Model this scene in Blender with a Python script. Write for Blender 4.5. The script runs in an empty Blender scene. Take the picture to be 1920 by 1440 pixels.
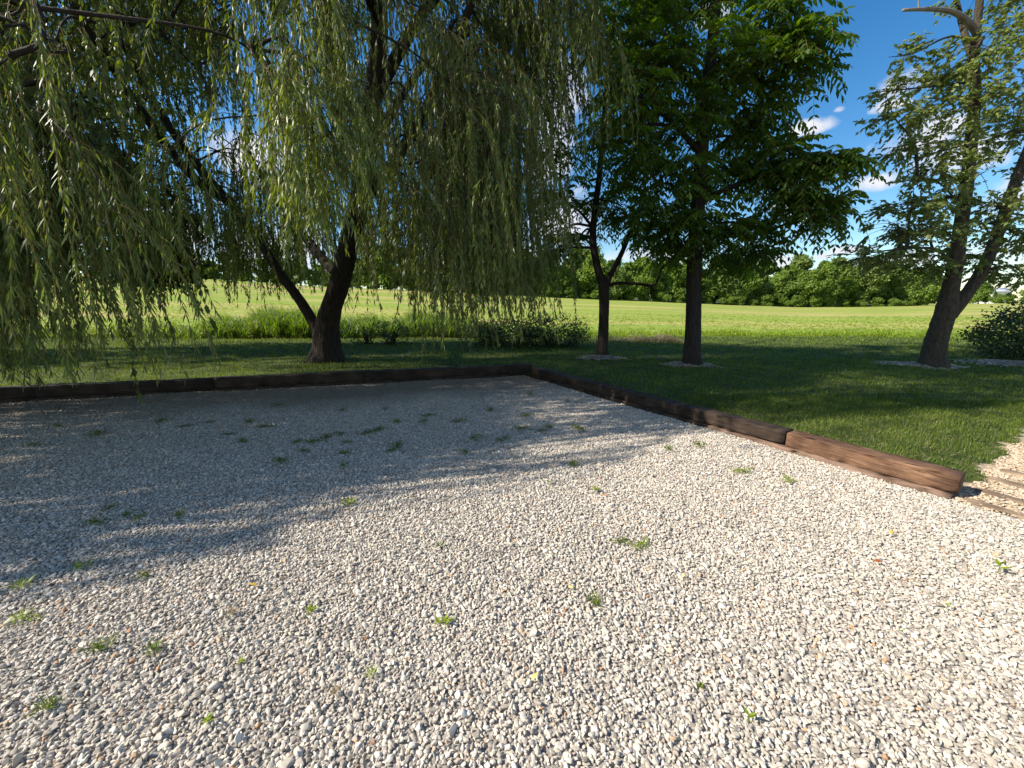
import bpy, bmesh, math, random
import numpy as np
from mathutils import Vector, Matrix

R = math.radians
rng = np.random.default_rng(7)
random.seed(7)
scene = bpy.context.scene
COL = scene.collection

# ------------------------------------------------------------------ camera
CAM_H, PITCH, FPX = 1.6, R(12.1), 721.0
cam = bpy.data.cameras.new("camera")
cam.sensor_width = 36.0
cam.lens = FPX / 1920.0 * 36.0
cam.clip_start, cam.clip_end = 0.05, 3000
cam_ob = bpy.data.objects.new("camera", cam)
COL.objects.link(cam_ob)
cam_ob.location = (0, 0, CAM_H)
cam_ob.rotation_euler = (R(90) - PITCH, 0, 0)
scene.camera = cam_ob

# ------------------------------------------------------------------ light, exposure
SUN_EL, SUN_SHADOW_AZ = R(38), R(9)          # shadows run along +X, slightly away from the viewer
to_sun = Vector((-math.cos(SUN_SHADOW_AZ) * math.cos(SUN_EL), -math.sin(SUN_SHADOW_AZ) * math.cos(SUN_EL), math.sin(SUN_EL)))
sun = bpy.data.lights.new("sun", 'SUN')
sun.energy = 5.0
sun.angle = R(0.7)
sun.color = (1.0, 0.925, 0.82)
sun_ob = bpy.data.objects.new("sun", sun)
COL.objects.link(sun_ob)
sun_ob.rotation_euler = to_sun.to_track_quat('Z', 'Y').to_euler()
scene.view_settings.view_transform = 'Standard'
scene.view_settings.look = 'None'
scene.view_settings.exposure = 0.74
scene.view_settings.gamma = 1.0
scene.view_settings.use_curve_mapping = False
scene.cycles.max_bounces = 6
scene.cycles.transparent_max_bounces = 4
scene.cycles.transmission_bounces = 4

CT, ST = math.cos(PITCH), math.sin(PITCH)


def ray(px, py):
    x, y = (px - 960) / FPX, (720 - py) / FPX
    return np.array([x, CT + y * ST, y * CT - ST])


def ground(px, py, z=0.0):
    d = ray(px, py)
    return np.array([0, 0, CAM_H]) + d * ((z - CAM_H) / d[2])


def at(px, py, Y):
    d = ray(px, py)
    return np.array([0, 0, CAM_H]) + d * (Y / d[1])


# ------------------------------------------------------------------ world: sky and clouds
world = bpy.data.worlds.new("World")
scene.world = world
world.use_nodes = True


def build_world():
    nt = world.node_tree
    nt.nodes.clear()
    N, L = nt.nodes.new, nt.links.new
    out = N('ShaderNodeOutputWorld')
    bg = N('ShaderNodeBackground')
    bg.inputs['Strength'].default_value = 0.102
    L(bg.outputs[0], out.inputs[0])
    sky = N('ShaderNodeTexSky')
    sky.sky_type = 'NISHITA'
    sky.sun_disc = False
    sky.sun_elevation = SUN_EL
    sky.sun_rotation = R(261)
    sky.ozone_density = 2.2
    sky.air_density = 1.0
    sky.dust_density = 0.25
    hs = N('ShaderNodeHueSaturation')
    hs.inputs['Saturation'].default_value = 1.36
    hs.inputs['Hue'].default_value = 0.499
    hs.inputs['Value'].default_value = 1.0
    L(sky.outputs[0], hs.inputs['Color'])
    tc = N('ShaderNodeTexCoord')
    sep = N('ShaderNodeSeparateXYZ')
    L(tc.outputs['Generated'], sep.inputs[0])

    def M(op, a, b=None, c=None, clamp=False):
        n = N('ShaderNodeMath')
        n.operation = op
        n.use_clamp = clamp
        for i, v in enumerate((a, b, c)):
            if v is None:
                continue
            if isinstance(v, (int, float)):
                n.inputs[i].default_value = v
            else:
                L(v, n.inputs[i])
        return n.outputs[0]

    az = M('ARCTAN2', sep.outputs[0], sep.outputs[1])
    el = M('ARCSINE', sep.outputs[2])
    # gently billowed coordinates
    nz = N('ShaderNodeTexNoise')
    nz.inputs['Scale'].default_value = 9.0
    nz.inputs['Detail'].default_value = 7
    nz.inputs['Roughness'].default_value = 0.62
    L(tc.outputs['Generated'], nz.inputs['Vector'])
    nz2 = N('ShaderNodeTexNoise')
    nz2.inputs['Scale'].default_value = 26.0
    nz2.inputs['Detail'].default_value = 6
    nz2.inputs['Roughness'].default_value = 0.6
    L(tc.outputs['Generated'], nz2.inputs['Vector'])
    clouds = [(1525, 240, 40, 17), (1490, 250, 22, 9), (1690, 160, 46, 30), (1668, 200, 34, 14), (1715, 270, 80, 28),
              (1760, 240, 60, 30), (1515, 405, 42, 19), (1470, 385, 24, 12), (1800, 300, 90, 40), (1640, 500, 70, 14),
              (1700, 490, 60, 16), (1540, 482, 16, 5), (1450, 495, 36, 14), (1880, 480, 90, 30), (1250, 495, 60, 22),
              (1060, 420, 60, 60), (1040, 200, 50, 110), (1030, 300, 45, 80), (355, 440, 48, 42), (340, 480, 60, 24),
              (150, 360, 160, 70), (480, 300, 60, 60), (560, 470, 60, 60), (1210, 480, 70, 20), (900, 480, 130, 40),
              (1900, 380, 60, 50), (1640, 345, 50, 20), (1590, 470, 34, 9), (1340, 30, 30, 30), (1575, 205, 8, 5), (460, 480, 50, 40)]
    acc = None
    for px, py, wx, wy in clouds:
        d = ray(px, py)
        d = d / np.linalg.norm(d)
        d2 = ray(px + wx, py); d2 = d2 / np.linalg.norm(d2)
        d3 = ray(px, py - wy); d3 = d3 / np.linalg.norm(d3)
        a0, e0 = math.atan2(d[0], d[1]), math.asin(d[2])
        wa = max(abs(math.atan2(d2[0], d2[1]) - a0), 0.008)
        we = max(abs(math.asin(d3[2]) - e0), 0.006)
        u = M('MULTIPLY', M('SUBTRACT', az, a0), 1 / wa)
        v = M('MULTIPLY', M('SUBTRACT', el, e0), 1 / we)
        # flatter undersides: the lower half falls off faster
        v = M('MULTIPLY', v, M('ADD', 1.0, M('MULTIPLY', M('LESS_THAN', v, 0.0), 0.5)))
        q = M('ADD', M('MULTIPLY', u, u), M('MULTIPLY', v, v))
        f = M('SUBTRACT', 1.0, M('MULTIPLY', q, 0.55))
        acc = f if acc is None else M('SMOOTH_MAX', acc, f, 0.35)
    dens = M('ADD', M('MAXIMUM', acc, -0.9), M('ADD', M('MULTIPLY', M('SUBTRACT', nz.outputs['Fac'], 0.5), 2.6), M('MULTIPLY', M('SUBTRACT', nz2.outputs['Fac'], 0.5), 1.5)))
    # unseen cloud cover added behind the viewer to whiten the ambient light
    behind = N('ShaderNodeMapRange')
    behind.inputs['From Min'].default_value = 0.05
    behind.inputs['From Max'].default_value = -0.35
    behind.inputs['To Max'].default_value = 1.3
    L(sep.outputs[1], behind.inputs['Value'])
    dens = M('ADD', dens, behind.outputs[0])
    mr = N('ShaderNodeMapRange')
    mr.interpolation_type = 'SMOOTHSTEP'
    mr.inputs['From Min'].default_value = 0.02
    mr.inputs['From Max'].default_value = 1.15
    L(dens, mr.inputs['Value'])
    mix = N('ShaderNodeMix')
    mix.data_type = 'RGBA'
    L(M('MULTIPLY', mr.outputs[0], 0.95), mix.inputs['Factor'])
    L(hs.outputs[0], mix.inputs['A'])
    shade = N('ShaderNodeMix')
    shade.data_type = 'RGBA'
    L(nz2.outputs['Fac'], shade.inputs['Factor'])
    shade.inputs['A'].default_value = (4.0, 4.2, 4.9, 1)
    shade.inputs['B'].default_value = (6.6, 6.5, 6.5, 1)
    L(shade.outputs['Result'], mix.inputs['B'])
    L(mix.outputs['Result'], bg.inputs['Color'])


build_world()

# ------------------------------------------------------------------ material helpers
def new_mat(name):
    m = bpy.data.materials.new(name)
    m.use_nodes = True
    nt = m.node_tree
    nt.nodes.clear()
    return m, nt, nt.nodes.new, nt.links.new


def ramp(N, stops, interp='LINEAR'):
    r = N('ShaderNodeValToRGB')
    cr = r.color_ramp
    cr.interpolation = interp
    while len(cr.elements) < len(stops):
        cr.elements.new(0.5)
    for e, (p, c) in zip(cr.elements, stops):
        e.position = p
        e.color = (*c, 1)
    return r


def leaf_mat(name, dark, light, under=None, trans=0.35, tcol=None, rough=0.45, spec=0.4):
    m, nt, N, L = new_mat(name)
    out = N('ShaderNodeOutputMaterial')
    at_ = N('ShaderNodeAttribute')
    at_.attribute_name = 'tone'
    rp = ramp(N, [(0.0, dark), (0.75, light), (1.0, tuple(min(1, c * 1.35) for c in light))])
    L(at_.outputs['Fac'], rp.inputs[0])
    col = rp.outputs[0]
    if under is not None:
        geo = N('ShaderNodeNewGeometry')
        mx = N('ShaderNodeMix'); mx.data_type = 'RGBA'
        mlt = N('ShaderNodeMath'); mlt.operation = 'MULTIPLY'; mlt.inputs[1].default_value = 0.75
        L(geo.outputs['Backfacing'], mlt.inputs[0])
        L(mlt.outputs[0], mx.inputs['Factor'])
        L(col, mx.inputs['A'])
        mx.inputs['B'].default_value = (*under, 1)
        col = mx.outputs['Result']
    p = N('ShaderNodeBsdfPrincipled')
    L(col, p.inputs['Base Color'])
    p.inputs['Roughness'].default_value = rough
    p.inputs['Specular IOR Level'].default_value = spec
    t = N('ShaderNodeBsdfTranslucent')
    hs = N('ShaderNodeHueSaturation')
    hs.inputs['Hue'].default_value = 0.485
    hs.inputs['Saturation'].default_value = 1.2
    hs.inputs['Value'].default_value = 1.5
    L(rp.outputs[0], hs.inputs['Color'])
    L(hs.outputs[0], t.inputs['Color'])
    ms = N('ShaderNodeMixShader')
    ms.inputs[0].default_value = trans
    L(p.outputs[0], ms.inputs[1])
    L(t.outputs[0], ms.inputs[2])
    L(ms.outputs[0], out.inputs[0])
    return m


def bark_mat(name, c1, c2, scale=9, stretch=0.25, bump=0.6):
    m, nt, N, L = new_mat(name)
    out = N('ShaderNodeOutputMaterial')
    p = N('ShaderNodeBsdfPrincipled')
    p.inputs['Roughness'].default_value = 0.9
    p.inputs['Specular IOR Level'].default_value = 0.2
    tc = N('ShaderNodeTexCoord')
    mp = N('ShaderNodeMapping')
    mp.inputs['Scale'].default_value = (1, 1, stretch)
    L(tc.outputs['Object'], mp.inputs[0])
    nz = N('ShaderNodeTexNoise')
    nz.inputs['Scale'].default_value = scale * 2.2
    nz.inputs['Detail'].default_value = 8
    nz.inputs['Roughness'].default_value = 0.65
    L(mp.outputs[0], nz.inputs['Vector'])
    vo = N('ShaderNodeTexVoronoi')
    vo.feature = 'DISTANCE_TO_EDGE'
    vo.inputs['Scale'].default_value = scale * 1.6
    L(mp.outputs[0], vo.inputs['Vector'])
    rp = ramp(N, [(0.3, c1), (0.7, c2)])
    L(nz.outputs['Fac'], rp.inputs[0])
    L(rp.outputs[0], p.inputs['Base Color'])
    ad = N('ShaderNodeMath'); ad.operation = 'ADD'
    L(nz.outputs['Fac'], ad.inputs[0])
    L(vo.outputs['Distance'], ad.inputs[1])
    b = N('ShaderNodeBump')
    b.inputs['Strength'].default_value = bump
    b.inputs['Distance'].default_value = 0.03
    L(ad.outputs[0], b.inputs['Height'])
    L(b.outputs[0], p.inputs['Normal'])
    L(p.outputs[0], out.inputs[0])
    return m


def noise_mat(name, stops, scale=5, detail=6, rough=0.95, bump=0.0, map_scale=(1, 1, 1), coord='Object', dist=0.02):
    m, nt, N, L = new_mat(name)
    out = N('ShaderNodeOutputMaterial')
    p = N('ShaderNodeBsdfPrincipled')
    p.inputs['Roughness'].default_value = rough
    p.inputs['Specular IOR Level'].default_value = 0.2
    tc = N('ShaderNodeTexCoord')
    mp = N('ShaderNodeMapping')
    mp.inputs['Scale'].default_value = map_scale
    L(tc.outputs[coord], mp.inputs[0])
    nz = N('ShaderNodeTexNoise')
    nz.inputs['Scale'].default_value = scale
    nz.inputs['Detail'].default_value = detail
    nz.inputs['Roughness'].default_value = 0.65
    L(mp.outputs[0], nz.inputs['Vector'])
    rp = ramp(N, stops)
    L(nz.outputs['Fac'], rp.inputs[0])
    L(rp.outputs[0], p.inputs['Base Color'])
    if bump:
        b = N('ShaderNodeBump')
        b.inputs['Strength'].default_value = bump
        b.inputs['Distance'].default_value = dist
        L(nz.outputs['Fac'], b.inputs['Height'])
        L(b.outputs[0], p.inputs['Normal'])
    L(p.outputs[0], out.inputs[0])
    return m


MAT = {}
MAT['willow_leaf'] = leaf_mat('willow_leaf', (0.048, 0.078, 0.013), (0.145, 0.195, 0.036), under=(0.24, 0.27, 0.13), trans=0.40)
MAT['willow_twig'] = noise_mat('willow_twig', [(0.3, (0.13, 0.085, 0.03)), (0.7, (0.23, 0.165, 0.055))], 20)
MAT['walnut_leaf'] = leaf_mat('walnut_leaf', (0.036, 0.080, 0.012), (0.105, 0.185, 0.028), trans=0.52)
MAT['elm_leaf'] = leaf_mat('elm_leaf', (0.085, 0.125, 0.030), (0.22, 0.28, 0.075), under=(0.32, 0.36, 0.20), trans=0.45)
MAT['maple_leaf'] = leaf_mat('maple_leaf', (0.022, 0.048, 0.010), (0.045, 0.085, 0.016), trans=0.3)
MAT['far_leaf'] = leaf_mat('far_leaf', (0.078, 0.140, 0.026), (0.23, 0.32, 0.062), trans=0.42, rough=0.6, spec=0.2)
MAT['far_leaf_pale'] = leaf_mat('far_leaf_pale', (0.10, 0.155, 0.040), (0.24, 0.305, 0.085), trans=0.4, rough=0.6, spec=0.2)
MAT['bush_leaf'] = leaf_mat('bush_leaf', (0.022, 0.042, 0.010), (0.07, 0.10, 0.022), trans=0.22)
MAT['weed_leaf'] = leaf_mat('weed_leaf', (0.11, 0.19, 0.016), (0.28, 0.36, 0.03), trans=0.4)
MAT['reed_leaf'] = leaf_mat('reed_leaf', (0.075, 0.150, 0.028), (0.20, 0.30, 0.06), trans=0.42)
MAT['dry_stalk'] = leaf_mat('dry_stalk', (0.20, 0.15, 0.08), (0.38, 0.31, 0.18), trans=0.15, rough=0.8)
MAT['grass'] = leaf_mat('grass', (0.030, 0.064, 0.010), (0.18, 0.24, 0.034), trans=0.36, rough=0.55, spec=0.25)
MAT['field_crop'] = leaf_mat('field_crop', (0.15, 0.24, 0.03), (0.29, 0.38, 0.055), trans=0.42)
MAT['willow_bark'] = bark_mat('willow_bark', (0.020, 0.015, 0.012), (0.055, 0.042, 0.032), 8, 0.22, 0.9)
MAT['walnut_bark'] = bark_mat('walnut_bark', (0.020, 0.016, 0.013), (0.058, 0.047, 0.037), 14, 0.2, 0.8)
MAT['elm_bark'] = bark_mat('elm_bark', (0.030, 0.024, 0.017), (0.10, 0.083, 0.056), 11, 0.3, 0.8)
MAT['far_bark'] = bark_mat('far_bark', (0.06, 0.05, 0.04), (0.14, 0.12, 0.10), 3, 0.3, 0.3)
MAT['dead_bark'] = bark_mat('dead_bark', (0.10, 0.085, 0.07), (0.27, 0.24, 0.20), 3, 0.3, 0.3)


def stone_mat(name, stops, dirt=True):
    m, nt, N, L = new_mat(name)
    out = N('ShaderNodeOutputMaterial')
    p = N('ShaderNodeBsdfPrincipled')
    p.inputs['Roughness'].default_value = 0.8
    p.inputs['Specular IOR Level'].default_value = 0.3
    oi = N('ShaderNodeObjectInfo')
    rp = ramp(N, stops)
    L(oi.outputs['Random'], rp.inputs[0])
    tc = N('ShaderNodeTexCoord')
    nz = N('ShaderNodeTexNoise')
    nz.inputs['Scale'].default_value = 2.5
    nz.inputs['Detail'].default_value = 5
    L(tc.outputs['Object'], nz.inputs['Vector'])
    mr = N('ShaderNodeMapRange')
    mr.inputs['To Min'].default_value = 0.72
    mr.inputs['To Max'].default_value = 1.2
    L(nz.outputs['Fac'], mr.inputs[0])
    mx = N('ShaderNodeMix'); mx.data_type = 'RGBA'; mx.blend_type = 'MULTIPLY'
    mx.inputs['Factor'].default_value = 1
    L(rp.outputs[0], mx.inputs['A'])
    L(mr.outputs[0], mx.inputs['B'])
    col = mx.outputs['Result']
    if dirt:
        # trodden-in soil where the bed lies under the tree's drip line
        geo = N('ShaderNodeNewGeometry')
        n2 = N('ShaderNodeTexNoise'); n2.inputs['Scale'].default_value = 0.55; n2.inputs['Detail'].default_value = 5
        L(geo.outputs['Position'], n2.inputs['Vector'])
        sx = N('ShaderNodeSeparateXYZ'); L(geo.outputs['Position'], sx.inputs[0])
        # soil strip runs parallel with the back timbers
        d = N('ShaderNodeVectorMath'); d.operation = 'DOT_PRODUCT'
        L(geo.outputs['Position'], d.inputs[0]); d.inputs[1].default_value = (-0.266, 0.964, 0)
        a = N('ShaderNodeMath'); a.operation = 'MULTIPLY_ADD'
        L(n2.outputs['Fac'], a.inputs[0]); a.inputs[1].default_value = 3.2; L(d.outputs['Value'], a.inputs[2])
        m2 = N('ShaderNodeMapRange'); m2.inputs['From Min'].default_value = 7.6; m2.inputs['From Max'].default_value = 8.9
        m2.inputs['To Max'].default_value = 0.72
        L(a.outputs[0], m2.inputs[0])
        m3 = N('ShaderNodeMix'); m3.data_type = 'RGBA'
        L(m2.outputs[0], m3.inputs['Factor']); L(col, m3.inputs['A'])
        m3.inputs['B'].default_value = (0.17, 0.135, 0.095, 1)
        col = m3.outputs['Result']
    L(col, p.inputs['Base Color'])
    L(p.outputs[0], out.inputs[0])
    return m


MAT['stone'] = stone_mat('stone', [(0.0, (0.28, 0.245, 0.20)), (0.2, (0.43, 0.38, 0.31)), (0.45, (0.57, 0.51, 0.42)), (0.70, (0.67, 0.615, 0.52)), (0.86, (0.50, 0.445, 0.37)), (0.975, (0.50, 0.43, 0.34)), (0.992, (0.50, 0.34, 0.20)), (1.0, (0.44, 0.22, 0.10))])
MAT['path_stone'] = stone_mat('path_stone', [(0.0, (0.36, 0.27, 0.18)), (0.3, (0.50, 0.40, 0.28)), (0.7, (0.60, 0.50, 0.37)), (1.0, (0.46, 0.32, 0.18))], dirt=False)
MAT['chip'] = leaf_mat('chip', (0.13, 0.095, 0.06), (0.46, 0.355, 0.25), trans=0.0, rough=0.9)
MAT['gravel_base'] = noise_mat('gravel_base', [(0.3, (0.22, 0.20, 0.175)), (0.7, (0.38, 0.35, 0.31))], 40)
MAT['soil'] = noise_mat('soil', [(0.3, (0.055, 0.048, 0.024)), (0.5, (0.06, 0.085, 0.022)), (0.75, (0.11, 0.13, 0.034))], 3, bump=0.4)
MAT['path_soil'] = noise_mat('path_soil', [(0.3, (0.30, 0.23, 0.155)), (0.7, (0.44, 0.35, 0.24))], 30)


def field_mat():
    m, nt, N, L = new_mat('field')
    out = N('ShaderNodeOutputMaterial')
    p = N('ShaderNodeBsdfPrincipled')
    p.inputs['Roughness'].default_value = 1
    p.inputs['Specular IOR Level'].default_value = 0.05
    tc = N('ShaderNodeTexCoord')
    mp = N('ShaderNodeMapping'); mp.inputs['Scale'].default_value = (0.012, 0.085, 0.03)
    L(tc.outputs['Object'], mp.inputs[0])
    n1 = N('ShaderNodeTexNoise'); n1.inputs['Scale'].default_value = 1.0; n1.inputs['Detail'].default_value = 7; n1.inputs['Roughness'].default_value = 0.6
    L(mp.outputs[0], n1.inputs['Vector'])
    r1 = ramp(N, [(0.36, (0.43, 0.345, 0.155)), (0.45, (0.36, 0.35, 0.105)), (0.54, (0.235, 0.31, 0.055)), (0.68, (0.32, 0.345, 0.085))])
    L(n1.outputs['Fac'], r1.inputs[0])
    n2 = N('ShaderNodeTexNoise'); n2.inputs['Scale'].default_value = 2.6; n2.inputs['Detail'].default_value = 8; n2.inputs['Roughness'].default_value = 0.75
    L(tc.outputs['Object'], n2.inputs['Vector'])
    r2 = ramp(N, [(0.35, (0.62, 0.66, 0.55)), (0.65, (1.25, 1.2, 1.2))])
    L(n2.outputs['Fac'], r2.inputs[0])
    mx = N('ShaderNodeMix'); mx.data_type = 'RGBA'; mx.blend_type = 'MULTIPLY'; mx.inputs['Factor'].default_value = 0.9
    L(r1.outputs[0], mx.inputs['A']); L(r2.outputs[0], mx.inputs['B'])
    L(mx.outputs['Result'], p.inputs['Base Color'])
    L(p.outputs[0], out.inputs[0])
    return m


MAT['field'] = field_mat()


def timber_mat(name, c1, c2, c3):
    m, nt, N, L = new_mat(name)
    out = N('ShaderNodeOutputMaterial')
    p = N('ShaderNodeBsdfPrincipled')
    p.inputs['Roughness'].default_value = 0.85
    p.inputs['Specular IOR Level'].default_value = 0.25
    tc = N('ShaderNodeTexCoord')
    oi = N('ShaderNodeObjectInfo')
    mp = N('ShaderNodeMapping'); mp.inputs['Scale'].default_value = (2.2, 40, 40)
    ad = N('ShaderNodeVectorMath'); ad.operation = 'ADD'
    L(tc.outputs['Object'], ad.inputs[0]); L(oi.outputs['Random'], ad.inputs[1])
    L(ad.outputs[0], mp.inputs[0])
    n1 = N('ShaderNodeTexNoise'); n1.inputs['Scale'].default_value = 1.6; n1.inputs['Detail'].default_value = 9; n1.inputs['Roughness'].default_value = 0.7
    n1.inputs['Distortion'].default_value = 0.6
    L(mp.outputs[0], n1.inputs['Vector'])
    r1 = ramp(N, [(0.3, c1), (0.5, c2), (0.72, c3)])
    L(n1.outputs['Fac'], r1.inputs[0])
    n2 = N('ShaderNodeTexNoise'); n2.inputs['Scale'].default_value = 4; n2.inputs['Detail'].default_value = 6
    L(ad.outputs[0], n2.inputs['Vector'])
    r2 = ramp(N, [(0.38, (0.55, 0.52, 0.52)), (0.62, (1.1, 1.1, 1.1))])
    L(n2.outputs['Fac'], r2.inputs[0])
    mx = N('ShaderNodeMix'); mx.data_type = 'RGBA'; mx.blend_type = 'MULTIPLY'; mx.inputs['Factor'].default_value = 1
    L(r1.outputs[0], mx.inputs['A']); L(r2.outputs[0], mx.inputs['B'])
    L(mx.outputs['Result'], p.inputs['Base Color'])
    b = N('ShaderNodeBump'); b.inputs['Strength'].default_value = 0.55; b.inputs['Distance'].default_value = 0.008
    L(n1.outputs['Fac'], b.inputs['Height']); L(b.outputs[0], p.inputs['Normal'])
    L(p.outputs[0], out.inputs[0])
    return m


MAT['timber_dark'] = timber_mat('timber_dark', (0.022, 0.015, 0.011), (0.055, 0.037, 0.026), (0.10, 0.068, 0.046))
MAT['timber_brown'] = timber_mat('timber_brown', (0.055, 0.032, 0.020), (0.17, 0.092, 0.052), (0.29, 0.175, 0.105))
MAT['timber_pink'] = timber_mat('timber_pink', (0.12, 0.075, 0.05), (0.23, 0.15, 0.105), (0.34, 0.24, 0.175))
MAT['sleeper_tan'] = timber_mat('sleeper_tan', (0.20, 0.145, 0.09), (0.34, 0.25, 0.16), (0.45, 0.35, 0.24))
MAT['white_paint'] = noise_mat('white_paint', [(0.3, (0.6, 0.6, 0.6)), (0.7, (0.8, 0.8, 0.8))], 2)
MAT['roof_grey'] = noise_mat('roof_grey', [(0.3, (0.5, 0.52, 0.55)), (0.7, (0.62, 0.64, 0.66))], 2)

# ------------------------------------------------------------------ mesh helpers
def mesh_obj(name, V, T, mats, parent=None, tone=None, smooth=True, matidx=None, loc=None):
    V = np.asarray(V, np.float32).reshape(-1, 3)
    T = np.asarray(T, np.int32)
    k = T.shape[1]
    me = bpy.data.meshes.new(name)
    me.vertices.add(len(V)); me.vertices.foreach_set('co', V.ravel())
    me.loops.add(T.size); me.loops.foreach_set('vertex_index', T.ravel())
    me.polygons.add(len(T))
    me.polygons.foreach_set('loop_start', np.arange(0, T.size, k, dtype=np.int32))
    me.polygons.foreach_set('loop_total', np.full(len(T), k, np.int32))
    if matidx is not None:
        me.polygons.foreach_set('material_index', np.asarray(matidx, np.int32))
    if smooth:
        me.polygons.foreach_set('use_smooth', np.ones(len(T), bool))
    for m in (mats if isinstance(mats, (list, tuple)) else [mats]):
        me.materials.append(m)
    if tone is not None:
        a = me.attributes.new('tone', 'FLOAT', 'POINT')
        a.data.foreach_set('value', np.asarray(tone, np.float32))
    me.update(calc_edges=True)
    ob = bpy.data.objects.new(name, me)
    COL.objects.link(ob)
    if parent is not None:
        ob.parent = parent
        if loc is None:
            ob.matrix_parent_inverse = Matrix.Translation(-Vector(parent.location))
    if loc is not None:
        ob.location = loc
    return ob


def thing(name, label, cat, loc, group=None):
    o = bpy.data.objects.new(name, None)
    o.empty_display_size = 0.2
    COL.objects.link(o)
    o.location = Vector([float(c) for c in loc])
    tag(o, label, cat, group)
    return o


def tag(o, label=None, cat=None, group=None, kind=None):
    if label: o['label'] = label
    if cat: o['category'] = cat
    if group: o['group'] = group
    if kind: o['kind'] = kind
    return o


class Geo:
    """collects triangle soups"""
    def __init__(s):
        s.v, s.t, s.tone, s.m, s.n = [], [], [], [], 0

    def add(s, V, T, tone=0.5, m=0):
        V = np.asarray(V, np.float32).reshape(-1, 3); T = np.asarray(T, np.int64)
        s.v.append(V); s.t.append(T + s.n); s.n += len(V)
        s.tone.append(np.broadcast_to(np.asarray(tone, np.float32), (len(V),)))
        s.m.append(np.full(len(T), m, np.int32))

    def build(s, name, mats, parent=None, smooth=True, loc=None):
        return mesh_obj(name, np.concatenate(s.v), np.concatenate(s.t), mats, parent, np.concatenate(s.tone), smooth, np.concatenate(s.m), loc)


def unit(a):
    return a / np.maximum(np.linalg.norm(a, axis=-1, keepdims=True), 1e-9)


LEAF_T = np.array([[0, 1, 2], [1, 3, 4], [1, 4, 2], [3, 5, 4]])


def leaves(P, D, Nn, ln, wd, curl=0.15, tone=None, geo=None, m=0, shape=(0.35, 1.0, 0.72, 0.62)):
    """P base, D direction, Nn face normal hint, ln length, wd width"""
    n = len(P)
    if n == 0:
        return
    D = unit(D)
    S = unit(np.cross(D, Nn))
    Nn = np.cross(S, D)
    ln = np.broadcast_to(np.asarray(ln, float), (n,))[:, None]
    wd = np.broadcast_to(np.asarray(wd, float), (n,))[:, None] / 2
    c = np.broadcast_to(np.asarray(curl, float), (n,))[:, None]
    t1, w1, t2, w2 = shape
    def pt(t, w):
        return P + D * ln * t - Nn * ln * c * t * t + S * wd * w
    V = np.stack([P, pt(t1, w1), pt(t1, -w1), pt(t2, w2), pt(t2, -w2), pt(1.0, 0)], 1).reshape(-1, 3)
    T = (np.arange(n)[:, None, None] * 6 + LEAF_T[None]).reshape(-1, 3)
    if tone is None:
        tone = rng.random(n)
    geo.add(V, T, np.repeat(tone, 6), m)


def catmull(P, rad, per=6):
    P = np.asarray(P, float); rad = np.asarray(rad, float)
    Q = np.vstack([2 * P[0] - P[1], P, 2 * P[-1] - P[-2]])
    out, ro = [], []
    for i in range(len(P) - 1):
        for k in range(per):
            t = k / per
            a, b, c, d = Q[i], Q[i + 1], Q[i + 2], Q[i + 3]
            out.append(0.5 * ((2 * b) + (c - a) * t + (2 * a - 5 * b + 4 * c - d) * t * t + (3 * b - a - 3 * c + d) * t ** 3))
            ro.append(rad[i] * (1 - t) + rad[i + 1] * t)
    out.append(P[-1]); ro.append(rad[-1])
    return np.array(out), np.array(ro)


def tube(P, rad, sides=8, geo=None, tone=0.5, m=0, rough=0.0, cap=True):
    P = np.asarray(P, float); rad = np.asarray(rad, float)
    n = len(P)
    Tn = unit(np.gradient(P, axis=0))
    ref = np.array([0.0, 0, 1]) if abs(Tn[0][2]) < 0.8 else np.array([0.0, 1, 0])
    U = unit(np.cross(Tn[0], ref))
    V, ang = [], np.linspace(0, 2 * np.pi, sides, endpoint=False)
    for i in range(n):
        U = unit(U - Tn[i] * np.dot(U, Tn[i]))
        W = np.cross(Tn[i], U)
        rr = rad[i]
        if rough:
            rr = rr * (1 + rough * (np.sin(ang * 3 + i * 0.35) * 0.5 + np.sin(ang * 5 - i * 0.22 + 1) * 0.4 + rng.normal(0, 0.35, sides)))
        V.append(P[i] + (np.cos(ang)[:, None] * U + np.sin(ang)[:, None] * W) * (rr[:, None] if rough else rr))
    V = np.array(V).reshape(-1, 3)
    T = []
    for i in range(n - 1):
        for k in range(sides):
            a, b = i * sides + k, i * sides + (k + 1) % sides
            T += [(a, b, a + sides), (b, b + sides, a + sides)]
    if cap:
        V = np.vstack([V, P[-1]])
        c = n * sides
        T += [((n - 1) * sides + k, (n - 1) * sides + (k + 1) % sides, c) for k in range(sides)]
    geo.add(V, np.array(T), tone, m)


def thin_tube(P, rad, geo, tone=0.5, m=0):
    """three-sided, vectorised"""
    P = np.asarray(P, float); n = len(P)
    rad = np.broadcast_to(np.asarray(rad, float), (n,))
    Tn = unit(np.gradient(P, axis=0))
    ref = np.where(np.abs(Tn[:, 2:3]) < 0.9, [[0., 0, 1]], [[0., 1, 0]])
    U = unit(np.cross(Tn, ref)); W = np.cross(Tn, U)
    ang = np.array([0, 2.094, 4.189])
    V = P[:, None] + (np.cos(ang)[None, :, None] * U[:, None] + np.sin(ang)[None, :, None] * W[:, None]) * rad[:, None, None]
    i = np.arange(n - 1)[:, None] * 3; k = np.arange(3)[None]; k2 = (k + 1) % 3
    a, b = (i + k).ravel(), (i + k2).ravel()
    T = np.concatenate([np.stack([a, b, a + 3], 1), np.stack([b, b + 3, a + 3], 1)])
    geo.add(V.reshape(-1, 3), T, tone, m)


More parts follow.
